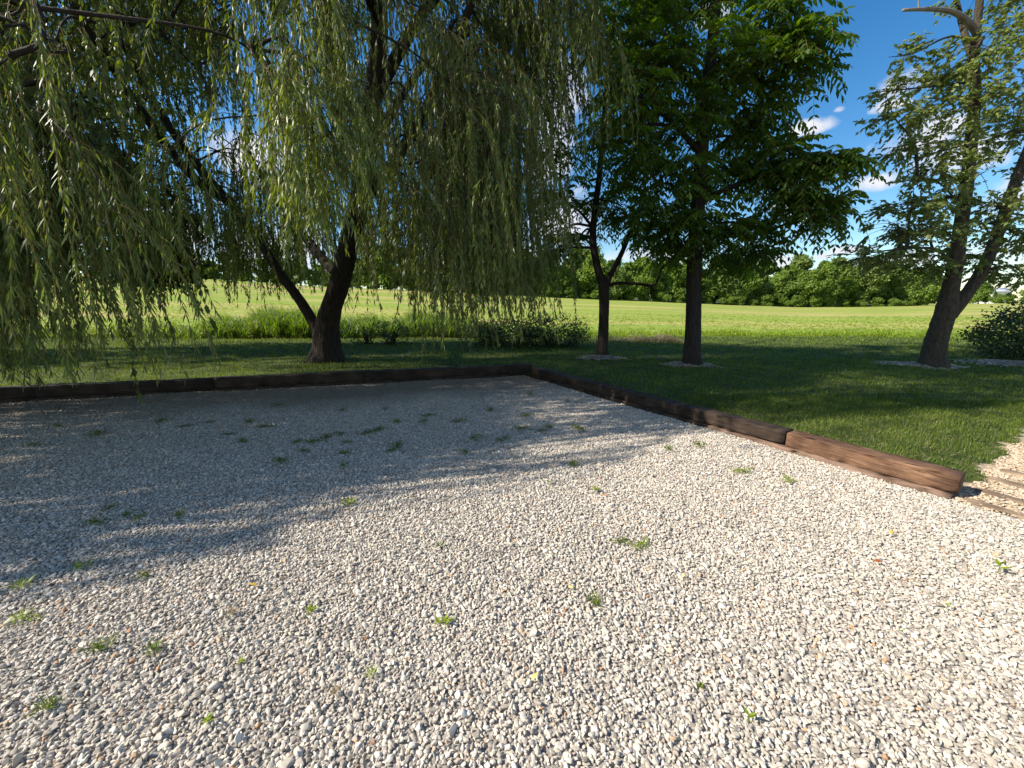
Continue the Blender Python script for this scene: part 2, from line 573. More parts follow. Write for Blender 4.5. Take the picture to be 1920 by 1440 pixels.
# ------------------------------------------------------------------ lie of the land
CORNER = np.array([0.29, 8.28])
DL = unit(np.array([-8.18, 5.94]) - CORNER)
DR = unit(np.array([3.62, 2.875]) - CORNER)
NL = np.array([DL[1], -DL[0]]); NL = NL if NL[1] > 0 else -NL
NR = np.array([-DR[1], DR[0]]); NR = NR if NR[0] > 0 else -NR
U_END = float(np.dot(np.array([3.62, 2.875]) - CORNER, DR))
FIELD_Y = 16.4
far_px = np.array([-3000, 0, 300, 640, 1000, 1250, 1500, 1700, 1900, 2600, 5000.])
far_py = np.array([508, 511, 517, 539, 556, 567, 576.5, 574, 569, 566, 566.])
FAR_Y = 120.0
far_az = (far_px - 960) / FPX / (CT + (720 - far_py) / FPX * ST)
far_z = np.array([CAM_H + FAR_Y * ray(p, q)[2] / ray(p, q)[1] for p, q in zip(far_px, far_py)])


def sds(x, y):
    rx, ry = x - CORNER[0], y - CORNER[1]
    return rx * NL[0] + ry * NL[1], rx * NR[0] + ry * NR[1], rx * DR[0] + ry * DR[1], rx * DL[0] + ry * DL[1]


def sstep(a, b, x):
    t = np.clip((x - a) / (b - a), 0, 1)
    return t * t * (3 - 2 * t)


def wob(x, y, s=1.0, k=0):
    return (np.sin(x * 1.3 * s + k) * np.cos(y * 1.7 * s + 1.3 * k) + 0.5 * np.sin(x * 2.9 * s + y * 2.1 * s + k * 2) + 0.25 * np.sin(x * 6.1 * s - y * 5.3 * s + k))


def is_gravel(x, y):
    l, r, u, v = sds(x, y)
    return (l < 0.0) & (r < 0.0)


def is_path(x, y):
    l, r, u, v = sds(x, y)
    return (r >= 0.0) & (u > U_END - 0.02 + 0.06 * wob(x, y, 3)) & (r < 9)


def H(x, y):
    x = np.asarray(x, float); y = np.asarray(y, float)
    l, r, u, v = sds(x, y)
    out = np.maximum(l, r)
    lawn = 0.135 + 0.02 * wob(x, y, 0.35)
    side = sstep(U_END - 0.1, U_END - 2.6, u) * 1.0
    lawn = np.where(l < 0.0, lawn * (0.12 + 0.88 * side), lawn)
    z = lawn * sstep(0.02, 0.17, out)
    grav = is_gravel(x, y)
    z = np.where(grav, 0.010 * wob(x, y, 0.9, 2), z)
    z = np.where(is_path(x, y), 0.005, z)
    t = np.clip((y - FIELD_Y) / (FAR_Y - FIELD_Y), 0, 1)
    fz = np.interp(x / np.maximum(y, 1.0), far_az, far_z)
    f = (fz - 0.135) * t ** 1.15
    back = np.clip(y - FAR_Y - 4, 0, 60) * np.where(x < 0.98 * y, 0.035, -0.004)
    f = f + back + 0.06 * wob(x, y, 0.12, 1) * sstep(18, 40, y)
    return z + np.where(y > FIELD_Y, f, 0)


# ------------------------------------------------------------------ ground sheet, divided where the surface changes
def ground_sheet():
    def axis(lo, hi, step, far_lo, far_hi, g=1.06):
        c = list(np.arange(lo, hi + 1e-6, step))
        s, p = step, hi
        while p < far_hi:
            s *= g; p += s; c.append(min(p, far_hi + 1))
        s, p, pre = step, lo, []
        while p > far_lo:
            s *= g; p -= s; pre.append(max(p, far_lo - 1))
        return np.array(pre[::-1] + c)
    xs = axis(-12, 9, 0.1, -900, 900)
    ys = axis(0, 18, 0.1, -60, 900, 1.045)
    X, Y = np.meshgrid(xs, ys)
    Z = H(X, Y)
    nx = len(xs)
    V = np.stack([X, Y, Z], -1).reshape(-1, 3)
    iy, ix = np.meshgrid(np.arange(len(ys) - 1), np.arange(nx - 1), indexing='ij')
    a = (iy * nx + ix).ravel()
    Q = np.stack([a, a + 1, a + 1 + nx, a + nx], 1)
    C = V[Q].mean(1)
    g = is_gravel(C[:, 0], C[:, 1]) & (C[:, 0] > -14) & (C[:, 1] > -5) & (C[:, 0] < 14)
    p = is_path(C[:, 0], C[:, 1]) & ~g
    wd = (C[:, 1] > 121.5) & (C[:, 0] < 131)  # far ground coloured dark to stand in for shade under the trees
    f = (C[:, 1] > FIELD_Y + 0.2 * wob(C[:, 0], C[:, 1], 0.6)) & ~g & ~p & ~wd
    lw = ~(g | p | f | wd)
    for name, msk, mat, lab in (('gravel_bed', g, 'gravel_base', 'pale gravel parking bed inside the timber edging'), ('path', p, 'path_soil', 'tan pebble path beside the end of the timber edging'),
                                ('field', f, 'field', 'rolling sunlit crop field rising behind the lawn'), ('woodland_floor', wd, 'soil', 'ground under the distant treeline, darkened by colour to look shaded'), ('lawn', lw, 'soil', 'mown lawn around the trees')):
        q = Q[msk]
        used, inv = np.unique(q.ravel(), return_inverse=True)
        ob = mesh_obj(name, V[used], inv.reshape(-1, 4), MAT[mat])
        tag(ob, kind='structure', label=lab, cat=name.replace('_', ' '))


ground_sheet()

# ------------------------------------------------------------------ stones: one loose bed of gravel
def make_stone(i, mat):
    r = np.random.default_rng(100 + i)
    bm = bmesh.new()
    bmesh.ops.create_icosphere(bm, subdivisions=2, radius=1.0)
    sc = np.array([1.0, r.uniform(0.62, 0.88), r.uniform(0.42, 0.66)])
    cuts = [(unit(r.normal(size=3)), r.uniform(0.40, 0.74)) for _ in range(10)]
    for v in bm.verts:
        p = np.array(v.co)
        for n, d in cuts:
            e = np.dot(p, n) - d
            if e > 0:
                p = p - n * e * 0.92
        p = p * (1 + r.normal(0, 0.02)) * sc
        v.co = p
    me = bpy.data.meshes.new('stone')
    bm.to_mesh(me); bm.free()
    if i % 4 == 0:
        me.polygons.foreach_set('use_smooth', np.ones(len(me.polygons), bool))
    me.materials.append(mat)
    return bpy.data.objects.new('stone', me)


def stone_collection(name, mat, n=16):
    c = bpy.data.collections.new(name)
    for i in range(n):
        c.objects.link(make_stone(i, mat))
    return c


def scatter_nodes(coll):
    ng = bpy.data.node_groups.new('loose_stones', 'GeometryNodeTree')
    ng.interface.new_socket('Geometry', in_out='INPUT', socket_type='NodeSocketGeometry')
    ng.interface.new_socket('Geometry', in_out='OUTPUT', socket_type='NodeSocketGeometry')
    N, L = ng.nodes.new, ng.links.new
    gi, go = N('NodeGroupInput'), N('NodeGroupOutput')
    ci = N('GeometryNodeCollectionInfo')
    ci.inputs['Collection'].default_value = coll
    ci.inputs['Separate Children'].default_value = True
    ci.inputs['Reset Children'].default_value = True
    ip = N('GeometryNodeInstanceOnPoints')
    ip.inputs['Pick Instance'].default_value = True
    def attr(nm, ty):
        a = N('GeometryNodeInputNamedAttribute'); a.data_type = ty; a.inputs['Name'].default_value = nm
        return a.outputs[0]
    e = N('FunctionNodeEulerToRotation')
    L(attr('rot', 'FLOAT_VECTOR'), e.inputs[0])
    L(gi.outputs[0], ip.inputs['Points'])
    L(ci.outputs[0], ip.inputs['Instance'])
    L(attr('idx', 'INT'), ip.inputs['Instance Index'])
    L(e.outputs[0], ip.inputs['Rotation'])
    L(attr('sc', 'FLOAT_VECTOR'), ip.inputs['Scale'])
    L(ip.outputs[0], go.inputs[0])
    return ng


def scatter(name, P, size, ng, nproto=16, tilt=0.45):
    n = len(P)
    me = bpy.data.meshes.new(name)
    me.vertices.add(n); me.vertices.foreach_set('co', np.asarray(P, np.float32).ravel())
    a = me.attributes.new('rot', 'FLOAT_VECTOR', 'POINT')
    rot = np.stack([rng.normal(0, tilt, n), rng.normal(0, tilt, n), rng.uniform(0, 6.283, n)], 1)
    a.data.foreach_set('vector', rot.astype(np.float32).ravel())
    a = me.attributes.new('sc', 'FLOAT_VECTOR', 'POINT')
    s = np.asarray(size)[:, None] * rng.uniform(0.85, 1.18, (n, 3))
    a.data.foreach_set('vector', s.astype(np.float32).ravel())
    a = me.attributes.new('idx', 'INT', 'POINT')
    a.data.foreach_set('value', rng.integers(0, nproto, n).astype(np.int32))
    ob = bpy.data.objects.new(name, me)
    COL.objects.link(ob)
    md = ob.modifiers.new('stones', 'NODES')
    md.node_group = ng
    return ob


def in_view(P, margin=60):
    """keeps points inside a widened view wedge (nothing is built far outside the frame)"""
    d = P - np.array([0, 0, CAM_H])
    c = d[:, 1] * CT - d[:, 2] * ST
    yy = d[:, 1] * ST + d[:, 2] * CT
    px = 960 + FPX * d[:, 0] / np.maximum(c, 0.05); py = 720 - FPX * yy / np.maximum(c, 0.05)
    return (c > 0.1) & (px > -margin) & (px < 1920 + margin) & (py < 1440 + margin)


stone_ng = scatter_nodes(stone_collection('gravel stones', MAT['stone']))


def gravel():
    pts, siz = [], []
    for layer, (sp, z0, s0) in enumerate(((0.0150, 0.000, 0.0114), (0.0185, 0.0085, 0.0116))):
        xs = np.arange(-12, 6.5, sp); ys = np.arange(0.6, 8.5, sp * 0.9)
        X, Y = np.meshgrid(xs, ys)
        X = X + (np.arange(len(ys)) % 2)[:, None] * sp / 2
        X = X.ravel() + rng.normal(0, sp * 0.27, X.size); Y = Y.ravel() + rng.normal(0, sp * 0.27, Y.size)
        l, r, u, v = sds(X, Y)
        k = (l < -0.015) & (r < -0.015)
        X, Y = X[k], Y[k]
        P = np.stack([X, Y, H(X, Y) + z0 + rng.normal(0, 0.003, len(X))], 1)
        # bank slightly against the boards
        l, r = sds(X, Y)[:2]
        P[:, 2] += 0.012 * sstep(-0.35, -0.02, l)
        k = in_view(P, 480)
        if layer == 1:
            k &= rng.random(len(P)) < 0.85
        P = P[k]
        s = s0 * np.exp(rng.normal(0, 0.27, len(P)))
        big = rng.random(len(P)) < 0.03
        s[big] *= 1.45
        pts.append(P); siz.append(s)
    P, s = np.concatenate(pts), np.concatenate(siz)
    print('stones', len(P))
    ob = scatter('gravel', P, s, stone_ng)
    tag(ob, 'loose pale limestone gravel covering the parking bed', 'gravel', kind='stuff')


gravel()

# ------------------------------------------------------------------ railway-tie edging
def timber(name, a, b, z0, z1, width, mat, label, group, n_out, seed=0, set_back=0.0):
    """a, b: ends of the gravel-side bottom edge"""
    a, b = np.asarray(a, float), np.asarray(b, float)
    d = unit(b - a); ln = float(np.linalg.norm(b - a)) - 0.008
    r = np.random.default_rng(seed)
    nx = max(8, int(ln / 0.07))
    h = z1 - z0
    bev = 0.0075
    prof = []
    for (cy, cz, sy, sz) in ((0, 0, 1, 1), (width, 0, -1, 1), (width, h, -1, -1), (0, h, 1, -1)):
        if (cy == 0) == (cz == 0):
            prof += [(cy, cz + sz * bev), (cy + sy * bev * 0.3, cz + sz * bev * 0.3), (cy + sy * bev, cz)]
        else:
            prof += [(cy + sy * bev, cz), (cy + sy * bev * 0.3, cz + sz * bev * 0.3), (cy, cz + sz * bev)]
    prof = np.array(prof)
    # subdivide the long faces of the profile
    pp = []
    for i in range(len(prof)):
        p, q = prof[i], prof[(i + 1) % len(prof)]
        pp.append(p)
        if np.linalg.norm(q - p) > 0.06:
            for t in (0.25, 0.5, 0.75):
                pp.append(p * (1 - t) + q * t)
    prof = np.array(pp); m = len(prof)
    V = []
    for i in range(nx + 1):
        x = ln * i / nx
        wv = 0.004 * np.sin(x * 2.1 + seed) + 0.002 * np.sin(x * 6.3 + seed * 2)
        e = 0.006 if i in (0, nx) else 0
        c = np.array([width / 2, h / 2])
        q = prof + r.normal(0, 0.0020, prof.shape) + 0.003 * np.sin(x * 9 + seed + np.arange(m) * 1.9)[:, None] * np.sin(x * 23 + np.arange(m) * 0.7)[:, None]
        q = c + (q - c) * (1 - e / 0.1)
        V.append(np.stack([np.full(m, x), q[:, 0] + wv, q[:, 1] + 0.5 * wv], 1))
    V = np.array(V).reshape(-1, 3)
    F = []
    for i in range(nx):
        for k in range(m):
            p, q = i * m + k, i * m + (k + 1) % m
            F += [(p, p + m, q), (q, p + m, q + m)]
    c0 = len(V); V = np.vstack([V, [[0, width / 2, h / 2], [ln, width / 2, h / 2]]])
    for k in range(m):
        F += [(c0, k, (k + 1) % m), (c0 + 1, nx * m + (k + 1) % m, nx * m + k)]
    F = np.array(F)
    side = np.array([-d[1], d[0]])
    if np.dot(side, n_out) < 0:
        V[:, 1] *= -1; F = F[:, ::-1]
    ob = mesh_obj(name, V, F, mat, smooth=False)
    a2 = a + d * 0.004 + n_out * set_back
    ob.location = (a2[0], a2[1], z0)
    ob.rotation_euler = (0, 0, math.atan2(d[1], d[0]))
    tag(ob, label, 'timber', group)
    return ob


GT = 'timber ties edging the gravel bed'
w_ = 0.19
# right-hand run: lower course (mostly sunk), upper course
pr = lambda u: CORNER + DR * u
pl = lambda v: CORNER + DL * v
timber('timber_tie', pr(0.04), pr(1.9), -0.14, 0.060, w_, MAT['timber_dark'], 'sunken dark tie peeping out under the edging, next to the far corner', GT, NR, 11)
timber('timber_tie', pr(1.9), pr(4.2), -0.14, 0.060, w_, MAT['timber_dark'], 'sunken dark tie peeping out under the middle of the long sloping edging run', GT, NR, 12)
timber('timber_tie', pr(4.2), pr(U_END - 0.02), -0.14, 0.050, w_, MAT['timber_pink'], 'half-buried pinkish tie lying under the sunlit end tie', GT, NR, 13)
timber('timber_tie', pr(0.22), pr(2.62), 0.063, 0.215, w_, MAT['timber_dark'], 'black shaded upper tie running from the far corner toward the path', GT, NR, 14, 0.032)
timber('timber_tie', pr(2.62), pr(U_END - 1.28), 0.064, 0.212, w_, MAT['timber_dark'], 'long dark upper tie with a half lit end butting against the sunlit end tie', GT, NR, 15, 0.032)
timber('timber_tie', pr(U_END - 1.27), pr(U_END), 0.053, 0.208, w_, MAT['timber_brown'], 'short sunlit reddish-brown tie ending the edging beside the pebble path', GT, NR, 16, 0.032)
# back run
vs = [0.0, 3.32, 5.85, 8.35, 10.9]
labs = ['nearly black tie along the back of the gravel, meeting the far corner', 'reddish-black tie along the back edge in front of the willow trunk', 'dark tie along the back edge under the hanging willow strands', 'outermost dark tie of the back edge, half hidden by willow strands']
for i in range(4):
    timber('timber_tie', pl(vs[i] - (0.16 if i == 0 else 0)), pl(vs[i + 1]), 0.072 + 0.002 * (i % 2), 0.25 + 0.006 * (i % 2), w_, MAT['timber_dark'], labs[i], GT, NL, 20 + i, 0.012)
vs = [0.03, 2.1, 4.6, 7.1, 9.6]
for i in range(4):
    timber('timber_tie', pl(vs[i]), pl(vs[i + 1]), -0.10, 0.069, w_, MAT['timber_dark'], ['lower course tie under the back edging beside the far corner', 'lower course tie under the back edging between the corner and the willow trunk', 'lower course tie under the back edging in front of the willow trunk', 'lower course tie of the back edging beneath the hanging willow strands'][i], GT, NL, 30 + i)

# path sleepers flush with the tan pebbles
for i, (sd, u0) in enumerate(((0.03, 0.03), (0.36, 0.04), (0.80, 0.05), (1.16, 0.08), (1.60, 0.22), (2.05, 0.3))):
    timber('path_sleeper', pr(U_END + u0) + NR * sd, pr(U_END + 3.2) + NR * sd, -0.09, 0.022 + 0.003 * i, 0.105, MAT['sleeper_tan'],
           ['weathered tan sleeper dividing the white gravel from the tan pebbles', 'tan sleeper in the path just behind the shadow of the end tie', 'tan sleeper crossing the path in the middle of the pebble strips', 'fourth tan sleeper of the path counted from the white gravel', 'tan sleeper of the path next to the grass border', 'last tan sleeper of the path before the frame edge'][i],
           'tan sleepers set in the pebble path', NR, 40 + i)
path_ng = scatter_nodes(stone_collection('path pebbles', MAT['path_stone'], 12))


def path_pebbles():
    u = rng.uniform(U_END, U_END + 3.2, 26000); s = rng.uniform(0.0, 2.6, 26000)
    P = CORNER + u[:, None] * DR + s[:, None] * NR
    k = is_path(P[:, 0], P[:, 1])
    P = P[k]
    P = np.column_stack([P, 0.009 + rng.random(len(P)) * 0.008])
    P = P[in_view(P, 200)]
    ob = scatter('path_gravel', P, 0.0125 * np.exp(rng.normal(0, 0.25, len(P))), path_ng, 12, 0.2)
    tag(ob, 'tan rounded pebbles filling the path between sleepers', 'gravel', kind='stuff')


path_pebbles()

# ------------------------------------------------------------------ lawn grass
def grass_blades():
    g = Geo()
    # density falls with distance; blades widen a little so far turf stays closed
    for (x0, x1, y0, y1, dens, hh, ww) in ((2.6, 8.5, 2.6, 6.0, 3600, 0.055, 0.0045), (-14, 2.6, 5.4, 10, 700, 0.055, 0.008), (2.6, 14, 6.0, 10, 900, 0.055, 0.008), (-24, 24, 10, 13.2, 330, 0.06, 0.012), (-28, 30, 13.2, 17.0, 210, 0.075, 0.016)):
        n = int((x1 - x0) * (y1 - y0) * dens)
        X, Y = rng.uniform(x0, x1, n), rng.uniform(y0, y1, n)
        l, r, u, v = sds(X, Y)
        out = np.maximum(l, r)
        k = (out > 0.20) & (~is_path(X, Y))
        P = np.stack([X[k], Y[k], np.zeros(k.sum())], 1)
        P[:, 2] = H(P[:, 0], P[:, 1]) - 0.004
        P = P[in_view(P, 420)]
        n = len(P)
        patch = wob(P[:, 0], P[:, 1], 1.1, 4) * 0.5
        az = rng.uniform(0, 6.283, n); lean = rng.uniform(0.3, 1.7, n)
        D = np.stack([np.cos(az) * lean, np.sin(az) * lean, np.ones(n)], 1)
        Nn = np.stack([np.cos(az), np.sin(az), -lean * 0.3], 1) * -1
        tone = np.clip(0.42 + 0.24 * patch + 0.12 * wob(P[:, 0], P[:, 1], 3.7, 1) + rng.normal(0, 0.22, n), 0, 1)
        leaves(P, D, -Nn, hh * rng.uniform(0.55, 1.25, n) * (1 + 0.18 * patch), ww * rng.uniform(0.8, 1.3, n), 0.35, tone, g, shape=(0.3, 1.0, 0.7, 0.7))
    # dry thatch between the blades, near the path
    n = 5200
    X, Y = rng.uniform(3, 7.5, n), rng.uniform(2.8, 5.8, n)
    l, r, u, v = sds(X, Y)
    k = (np.maximum(l, r) > 0.22) & (~is_path(X, Y))
    P = np.stack([X[k], Y[k], H(X[k], Y[k]) + 0.015], 1)
    n = len(P); az = rng.uniform(0, 6.283, n)
    D = np.stack([np.cos(az), np.sin(az), rng.uniform(0, 0.5, n)], 1)
    leaves(P, D, np.array([[0, 0, 1.]]).repeat(n, 0), rng.uniform(0.03, 0.09, n), 0.004, 0.1, rng.random(n), g, m=1)
    ob = g.build('lawn_grass', [MAT['grass'], MAT['dry_stalk']])
    tag(ob, 'short mown turf of the lawn around the trees', 'grass', kind='stuff')


grass_blades()

# ------------------------------------------------------------------ field crop, roadside weeds, tall grass
def crop():
    g = Geo()
    for (y0, y1, dens, s) in ((16.5, 21, 34, 0.075), (21, 30, 11, 0.09), (30, 40, 4, 0.11)):
        xr = 1.42 * y1
        n = int(2 * xr * (y1 - y0) * dens)
        X, Y = rng.uniform(-xr, xr, n), rng.uniform(y0, y1, n)
        keep = rng.random(n) < np.clip(0.75 + 0.5 * wob(X, Y, 0.25, 5), 0.15, 1)
        X, Y = X[keep], Y[keep]
        # sown in rows
        Y = np.round(Y / 0.38) * 0.38 + rng.normal(0, 0.05, len(Y))
        P = np.stack([X, Y, H(X, Y) + s * 0.3], 1)
        P = P[in_view(P, 80)]
        for k in range(4):
            n = len(P); az = rng.uniform(0, 6.283, n)
            D = np.stack([np.cos(az), np.sin(az), rng.uniform(-0.1, 0.7, n)], 1)
            leaves(P, D, np.array([[0, 0, 1.]]).repeat(n, 0) + rng.normal(0, 0.3, (n, 3)), s * rng.uniform(0.7, 1.3, n), s * 0.6, 0.3, np.clip(rng.normal(0.5, 0.25, n), 0, 1), g)
    ob = g.build('crop_foliage', MAT['field_crop'])
    tag(ob, 'young leafy crop sown over the near part of the field', 'crop', kind='stuff')


crop()


def weed_strip():
    g = Geo()
    px = np.array([-80, 220, 370, 430, 560, 700, 850, 905, 960, 1090, 1300, 1720, 1800])
    hgt = np.array([0.6, 0.62, 0.75, 1.45, 1.6, 1.35, 1.25, 0.75, 0.5, 0.42, 0.32, 0.30, 0.2])
    for kind, n in (('broad', 1500), ('reed', 8500), ('dry', 1300)):
        for _ in range(n):
            p = rng.uniform(-60, 1000) if kind != 'reed' else rng.choice([rng.uniform(350, 930), rng.uniform(930, 1800), rng.uniform(-60, 350)], p=[0.52, 0.40, 0.08])
            Y = rng.uniform(15.6, 17.6) if p < 1080 else rng.uniform(16.3, 17.9)
            X = (p - 960) / FPX * Y * 1.0
            h = np.interp(p, px, hgt) * rng.uniform(0.4, 1.12) * (0.8 + 0.2 * math.sin(p * 0.045) * math.sin(p * 0.021 + 1)) * (0.75 + 0.25 * min(1, (Y - 15.4) / 1.0))
            base = np.array([X, Y, float(H(X, Y)) - 0.02])
            lean = np.array([rng.normal(0, 0.1), rng.normal(0, 0.1), 1.0])
            if kind == 'broad':
                if p > 560 and rng.random() < 0.75: continue
                h *= 0.85
                m = int(8 + h * 14)
                t = rng.uniform(0.15, 1, m)
                az = rng.uniform(0, 6.283, m)
                P = base + lean * h * t[:, None]
                D = np.stack([np.cos(az), np.sin(az), rng.uniform(-0.3, 0.6, m)], 1)
                tn = np.clip(0.2 + 0.6 * t + rng.normal(0, 0.15, m), 0, 1)
                leaves(P, D, np.array([[0, 0, 1.]]).repeat(m, 0) + rng.normal(0, 0.3, (m, 3)), rng.uniform(0.07, 0.16, m), rng.uniform(0.035, 0.06, m), 0.35, tn, g, 0)
                thin_tube(np.stack([base, base + lean * h]), 0.006, g, 0.3, 2)
            elif kind == 'reed':
                m = int(4 + h * 5)
                t = rng.uniform(0.0, 0.85, m)
                az = rng.uniform(0, 6.283, m)
                P = base + lean * h * t[:, None] * 0.6
                D = np.stack([np.cos(az) * 0.35, np.sin(az) * 0.35, np.ones(m)], 1)
                Nn = np.stack([-np.cos(az), -np.sin(az), np.full(m, 0.35)], 1)
                leaves(P, D, Nn, h * rng.uniform(0.35, 0.65, m), rng.uniform(0.014, 0.026, m), 0.35, None, g, 1 if p < 1100 else 0)
            else:
                if p < 420 and rng.random() < 0.6: continue
                thin_tube(np.stack([base, base + lean * h * 0.5, base + lean * h * 0.8 + rng.normal(0, 0.05, 3)]), 0.005, g, float(rng.random()) * 0.6, 2)
    ob = g.build('roadside_weeds', [MAT['weed_leaf'], MAT['reed_leaf'], MAT['dry_stalk']])
    ob.name = 'tall_weeds'
    tag(ob, 'tangle of tall sunlit weeds and reedy grass along the field edge', 'weeds', kind='stuff')


weed_strip()

# ------------------------------------------------------------------ shrubs
def leaf_blob(g, c, r, n, ln, wd, tone0=0.45, shell=0.55, m=0, zmin=0.03):
    """leaves spread through an uneven ellipsoid, denser toward its skin, in clumps"""
    c = np.asarray(c, float); r = np.asarray(r, float)
    nc = max(6, n // 40)
    dirs = unit(rng.normal(size=(nc, 3)))
    rad = shell + (1.08 - shell) * rng.random((nc, 1)) ** 0.6
    cc = c + dirs * rad * r
    per = n // nc
    P = (cc[:, None] + rng.normal(0, 0.17, (nc, per, 3)) * r).reshape(-1, 3)
    tn = (np.clip(tone0 + rng.normal(0, 0.16, nc), 0, 1)[:, None] + rng.normal(0, 0.14, (nc, per))).ravel()
    k = P[:, 2] > zmin
    P, tn = P[k], tn[k]
    D = unit(P - c) + rng.normal(0, 0.7, P.shape)
    D[:, 2] -= 0.15
    Nn = unit(P - c) * 0.6 + np.array([0, 0, 0.6]) + rng.normal(0, 0.5, P.shape)
    leaves(P, D, Nn, ln * rng.uniform(0.7, 1.25, len(P)), wd * rng.uniform(0.8, 1.2, len(P)), 0.2, np.clip(tn, 0, 1), g, m)


def shrub(name, base, blobs, n, ln, wd, label, mat, stems=9):
    t = thing(name, label, 'shrub', base)
    g = Geo()
    for c, r in blobs:
        leaf_blob(g, np.asarray(base) + c, r, n, ln, wd, zmin=base[2] + 0.02)
    g.build('foliage', mat, t)
    s = Geo()
    for i in range(stems):
        c, r = blobs[i % len(blobs)]
        e = np.asarray(base) + np.asarray(c) + rng.normal(0, 0.35, 3) * np.asarray(r) + np.array([0, 0, r[2] * 0.4])
        b0 = np.asarray(base) + np.asarray(c) * [0.8, 0.8, 0] + np.array([rng.normal(0, 0.12), rng.normal(0, 0.12), -0.03])
        tube(*catmull([b0, (b0 + e) / 2 + rng.normal(0, 0.05, 3), e], [0.02, 0.014, 0.006], 3), 5, s)
    s.build('stem', MAT['walnut_bark'], t)
    return t


b1 = ground(985, 650, 0.13)
shrub('dark_shrub', b1, [((-1.4, 0.2, 0.32), (0.75, 0.5, 0.42)), ((-0.5, 0.1, 0.36), (0.75, 0.55, 0.45)), ((0.35, 0.0, 0.38), (0.7, 0.55, 0.5)), ((1.25, 0.1, 0.45), (0.75, 0.55, 0.55))], 2600, 0.09, 0.035,
      'low dark rounded shrub at the field edge below the willow strands', MAT['bush_leaf'])
b2 = ground(1915, 668, 0.13)
shrub('leafy_bush', b2, [((-0.45, 0, 0.5), (0.75, 0.8, 0.6)), ((0.55, 0.1, 0.75), (0.95, 0.9, 0.85)), ((1.5, 0.2, 0.7), (0.9, 0.9, 0.8))], 3600, 0.08, 0.042,
      'dark leafy bush at the lawn border beyond the leaning tree', MAT['bush_leaf'])
b3 = ground(690, 645, 0.13)
shrub('twiggy_bush', b3, [((0, 0, 0.45), (0.8, 0.4, 0.5)), ((1.0, 0, 0.4), (0.5, 0.4, 0.42))], 900, 0.06, 0.03, 'small dark twiggy bush among the weeds beside the willow trunk', MAT['bush_leaf'], 30)


def dry_mound():
    g = Geo()
    for (px, py, w, n, m) in ((1243, 640, 0.42, 1500, 0), (1195, 640, 0.5, 800, 0), (1150, 641, 0.45, 350, 0)):
        c = ground(px, py, 0.13)
        P = c + np.stack([rng.normal(0, w, n), rng.normal(0, 0.25, n), np.zeros(n)], 1)
        P[:, 2] = 0.13 + rng.random(n) * 0.30 * np.exp(-((P[:, 0] - c[0]) / (w * 1.3)) ** 2)
        az = rng.uniform(0, 6.283, n)
        D = np.stack([np.cos(az), np.sin(az), rng.uniform(-0.5, 0.4, n)], 1)
        leaves(P, D, np.array([[0, 0, 1.]]).repeat(n, 0), rng.uniform(0.15, 0.35, n), 0.012, 0.4, np.clip(rng.normal(0.3, 0.25, n), 0, 1), g, 0)
    ob = g.build('dry_grass_mound', MAT['dry_stalk'])
    tag(ob, 'heap of dry straw-coloured grass at the field edge between the two thin trunks', 'grass mound')


dry_mound()

# ------------------------------------------------------------------ mulch rings of pale chips
def mulch(px, py, rx, ry, label, n=900):
    c = ground(px, py, 0.14)
    g = Geo()
    k = 40
    rx0, ry0 = rx, ry
    rx, ry = rx * 0.82, ry * 0.82
    ring = [[c[0] + rx * math.cos(a) * (1 + 0.07 * math.sin(3 * a + px)), c[1] + ry * math.sin(a) * (1 + 0.07 * math.sin(2 * a)), 0] for a in np.linspace(0, 2 * np.pi, k, endpoint=False)]
    mid = [[(p[0] + c[0]) / 2, (p[1] + c[1]) / 2, 0] for p in ring]
    V = np.array(ring + mid + [list(c)])
    V[:, 2] = H(V[:, 0], V[:, 1]) + 0.012
    V[k:2 * k, 2] += 0.04; V[2 * k, 2] += 0.055
    rx, ry = rx0, ry0
    T = []
    for i in range(k):
        j = (i + 1) % k
        T += [(i, j, k + i), (j, k + j, k + i), (k + i, k + j, 2 * k)]
    g.add(V, T, 0.05)
    ico = np.array([[0, 0, 0.5], [1, 0, 0], [0.3, 0.9, 0.1], [-0.8, 0.6, 0], [-0.8, -0.5, 0.05], [0.3, -0.9, 0]])
    it = np.array([[0, 1, 2], [0, 2, 3], [0, 3, 4], [0, 4, 5], [0, 5, 1]])
    a = rng.uniform(0, 6.283, n); rr = np.sqrt(rng.random(n)) * (1.02 + 0.16 * np.sin(3 * a + px) + 0.10 * np.sin(5 * a + py)) * rng.uniform(0.85, 1.12, n)
    P = np.stack([c[0] + rx * rr * np.cos(a), c[1] + ry * rr * np.sin(a)], 1)
    z = H(P[:, 0], P[:, 1]) + 0.014 + 0.05 * (1 - rr)
    for i in range(n):
        th = rng.uniform(0, 6.283); s = 0.036 * math.exp(rng.normal(0, 0.35))
        q = ico * [s, s * 0.6, s * 0.6]
        q = np.stack([q[:, 0] * math.cos(th) - q[:, 1] * math.sin(th), q[:, 0] * math.sin(th) + q[:, 1] * math.cos(th), q[:, 2]], 1)
        g.add(q + [P[i, 0], P[i, 1], z[i]], it, float(np.clip(rng.normal(0.55, 0.25), 0, 1)))
    ob = g.build('mulch_ring', MAT['chip'], smooth=False)
    tag(ob, label, 'mulch ring', 'rings of pale chips round the trunks')


mulch(1128, 672, 0.62, 0.5, 'ring of pale chips round the thin forked trunk', 500)
mulch(1292, 684, 0.62, 0.42, 'ring of pale chips round the straight upright trunk', 700)
mulch(1728, 682, 1.0, 0.5, 'wide ring of pale chips round the leaning double trunk', 1000)
mulch(1905, 676, 1.6, 0.5, 'strip of pale chips under the dark leafy bush', 700)

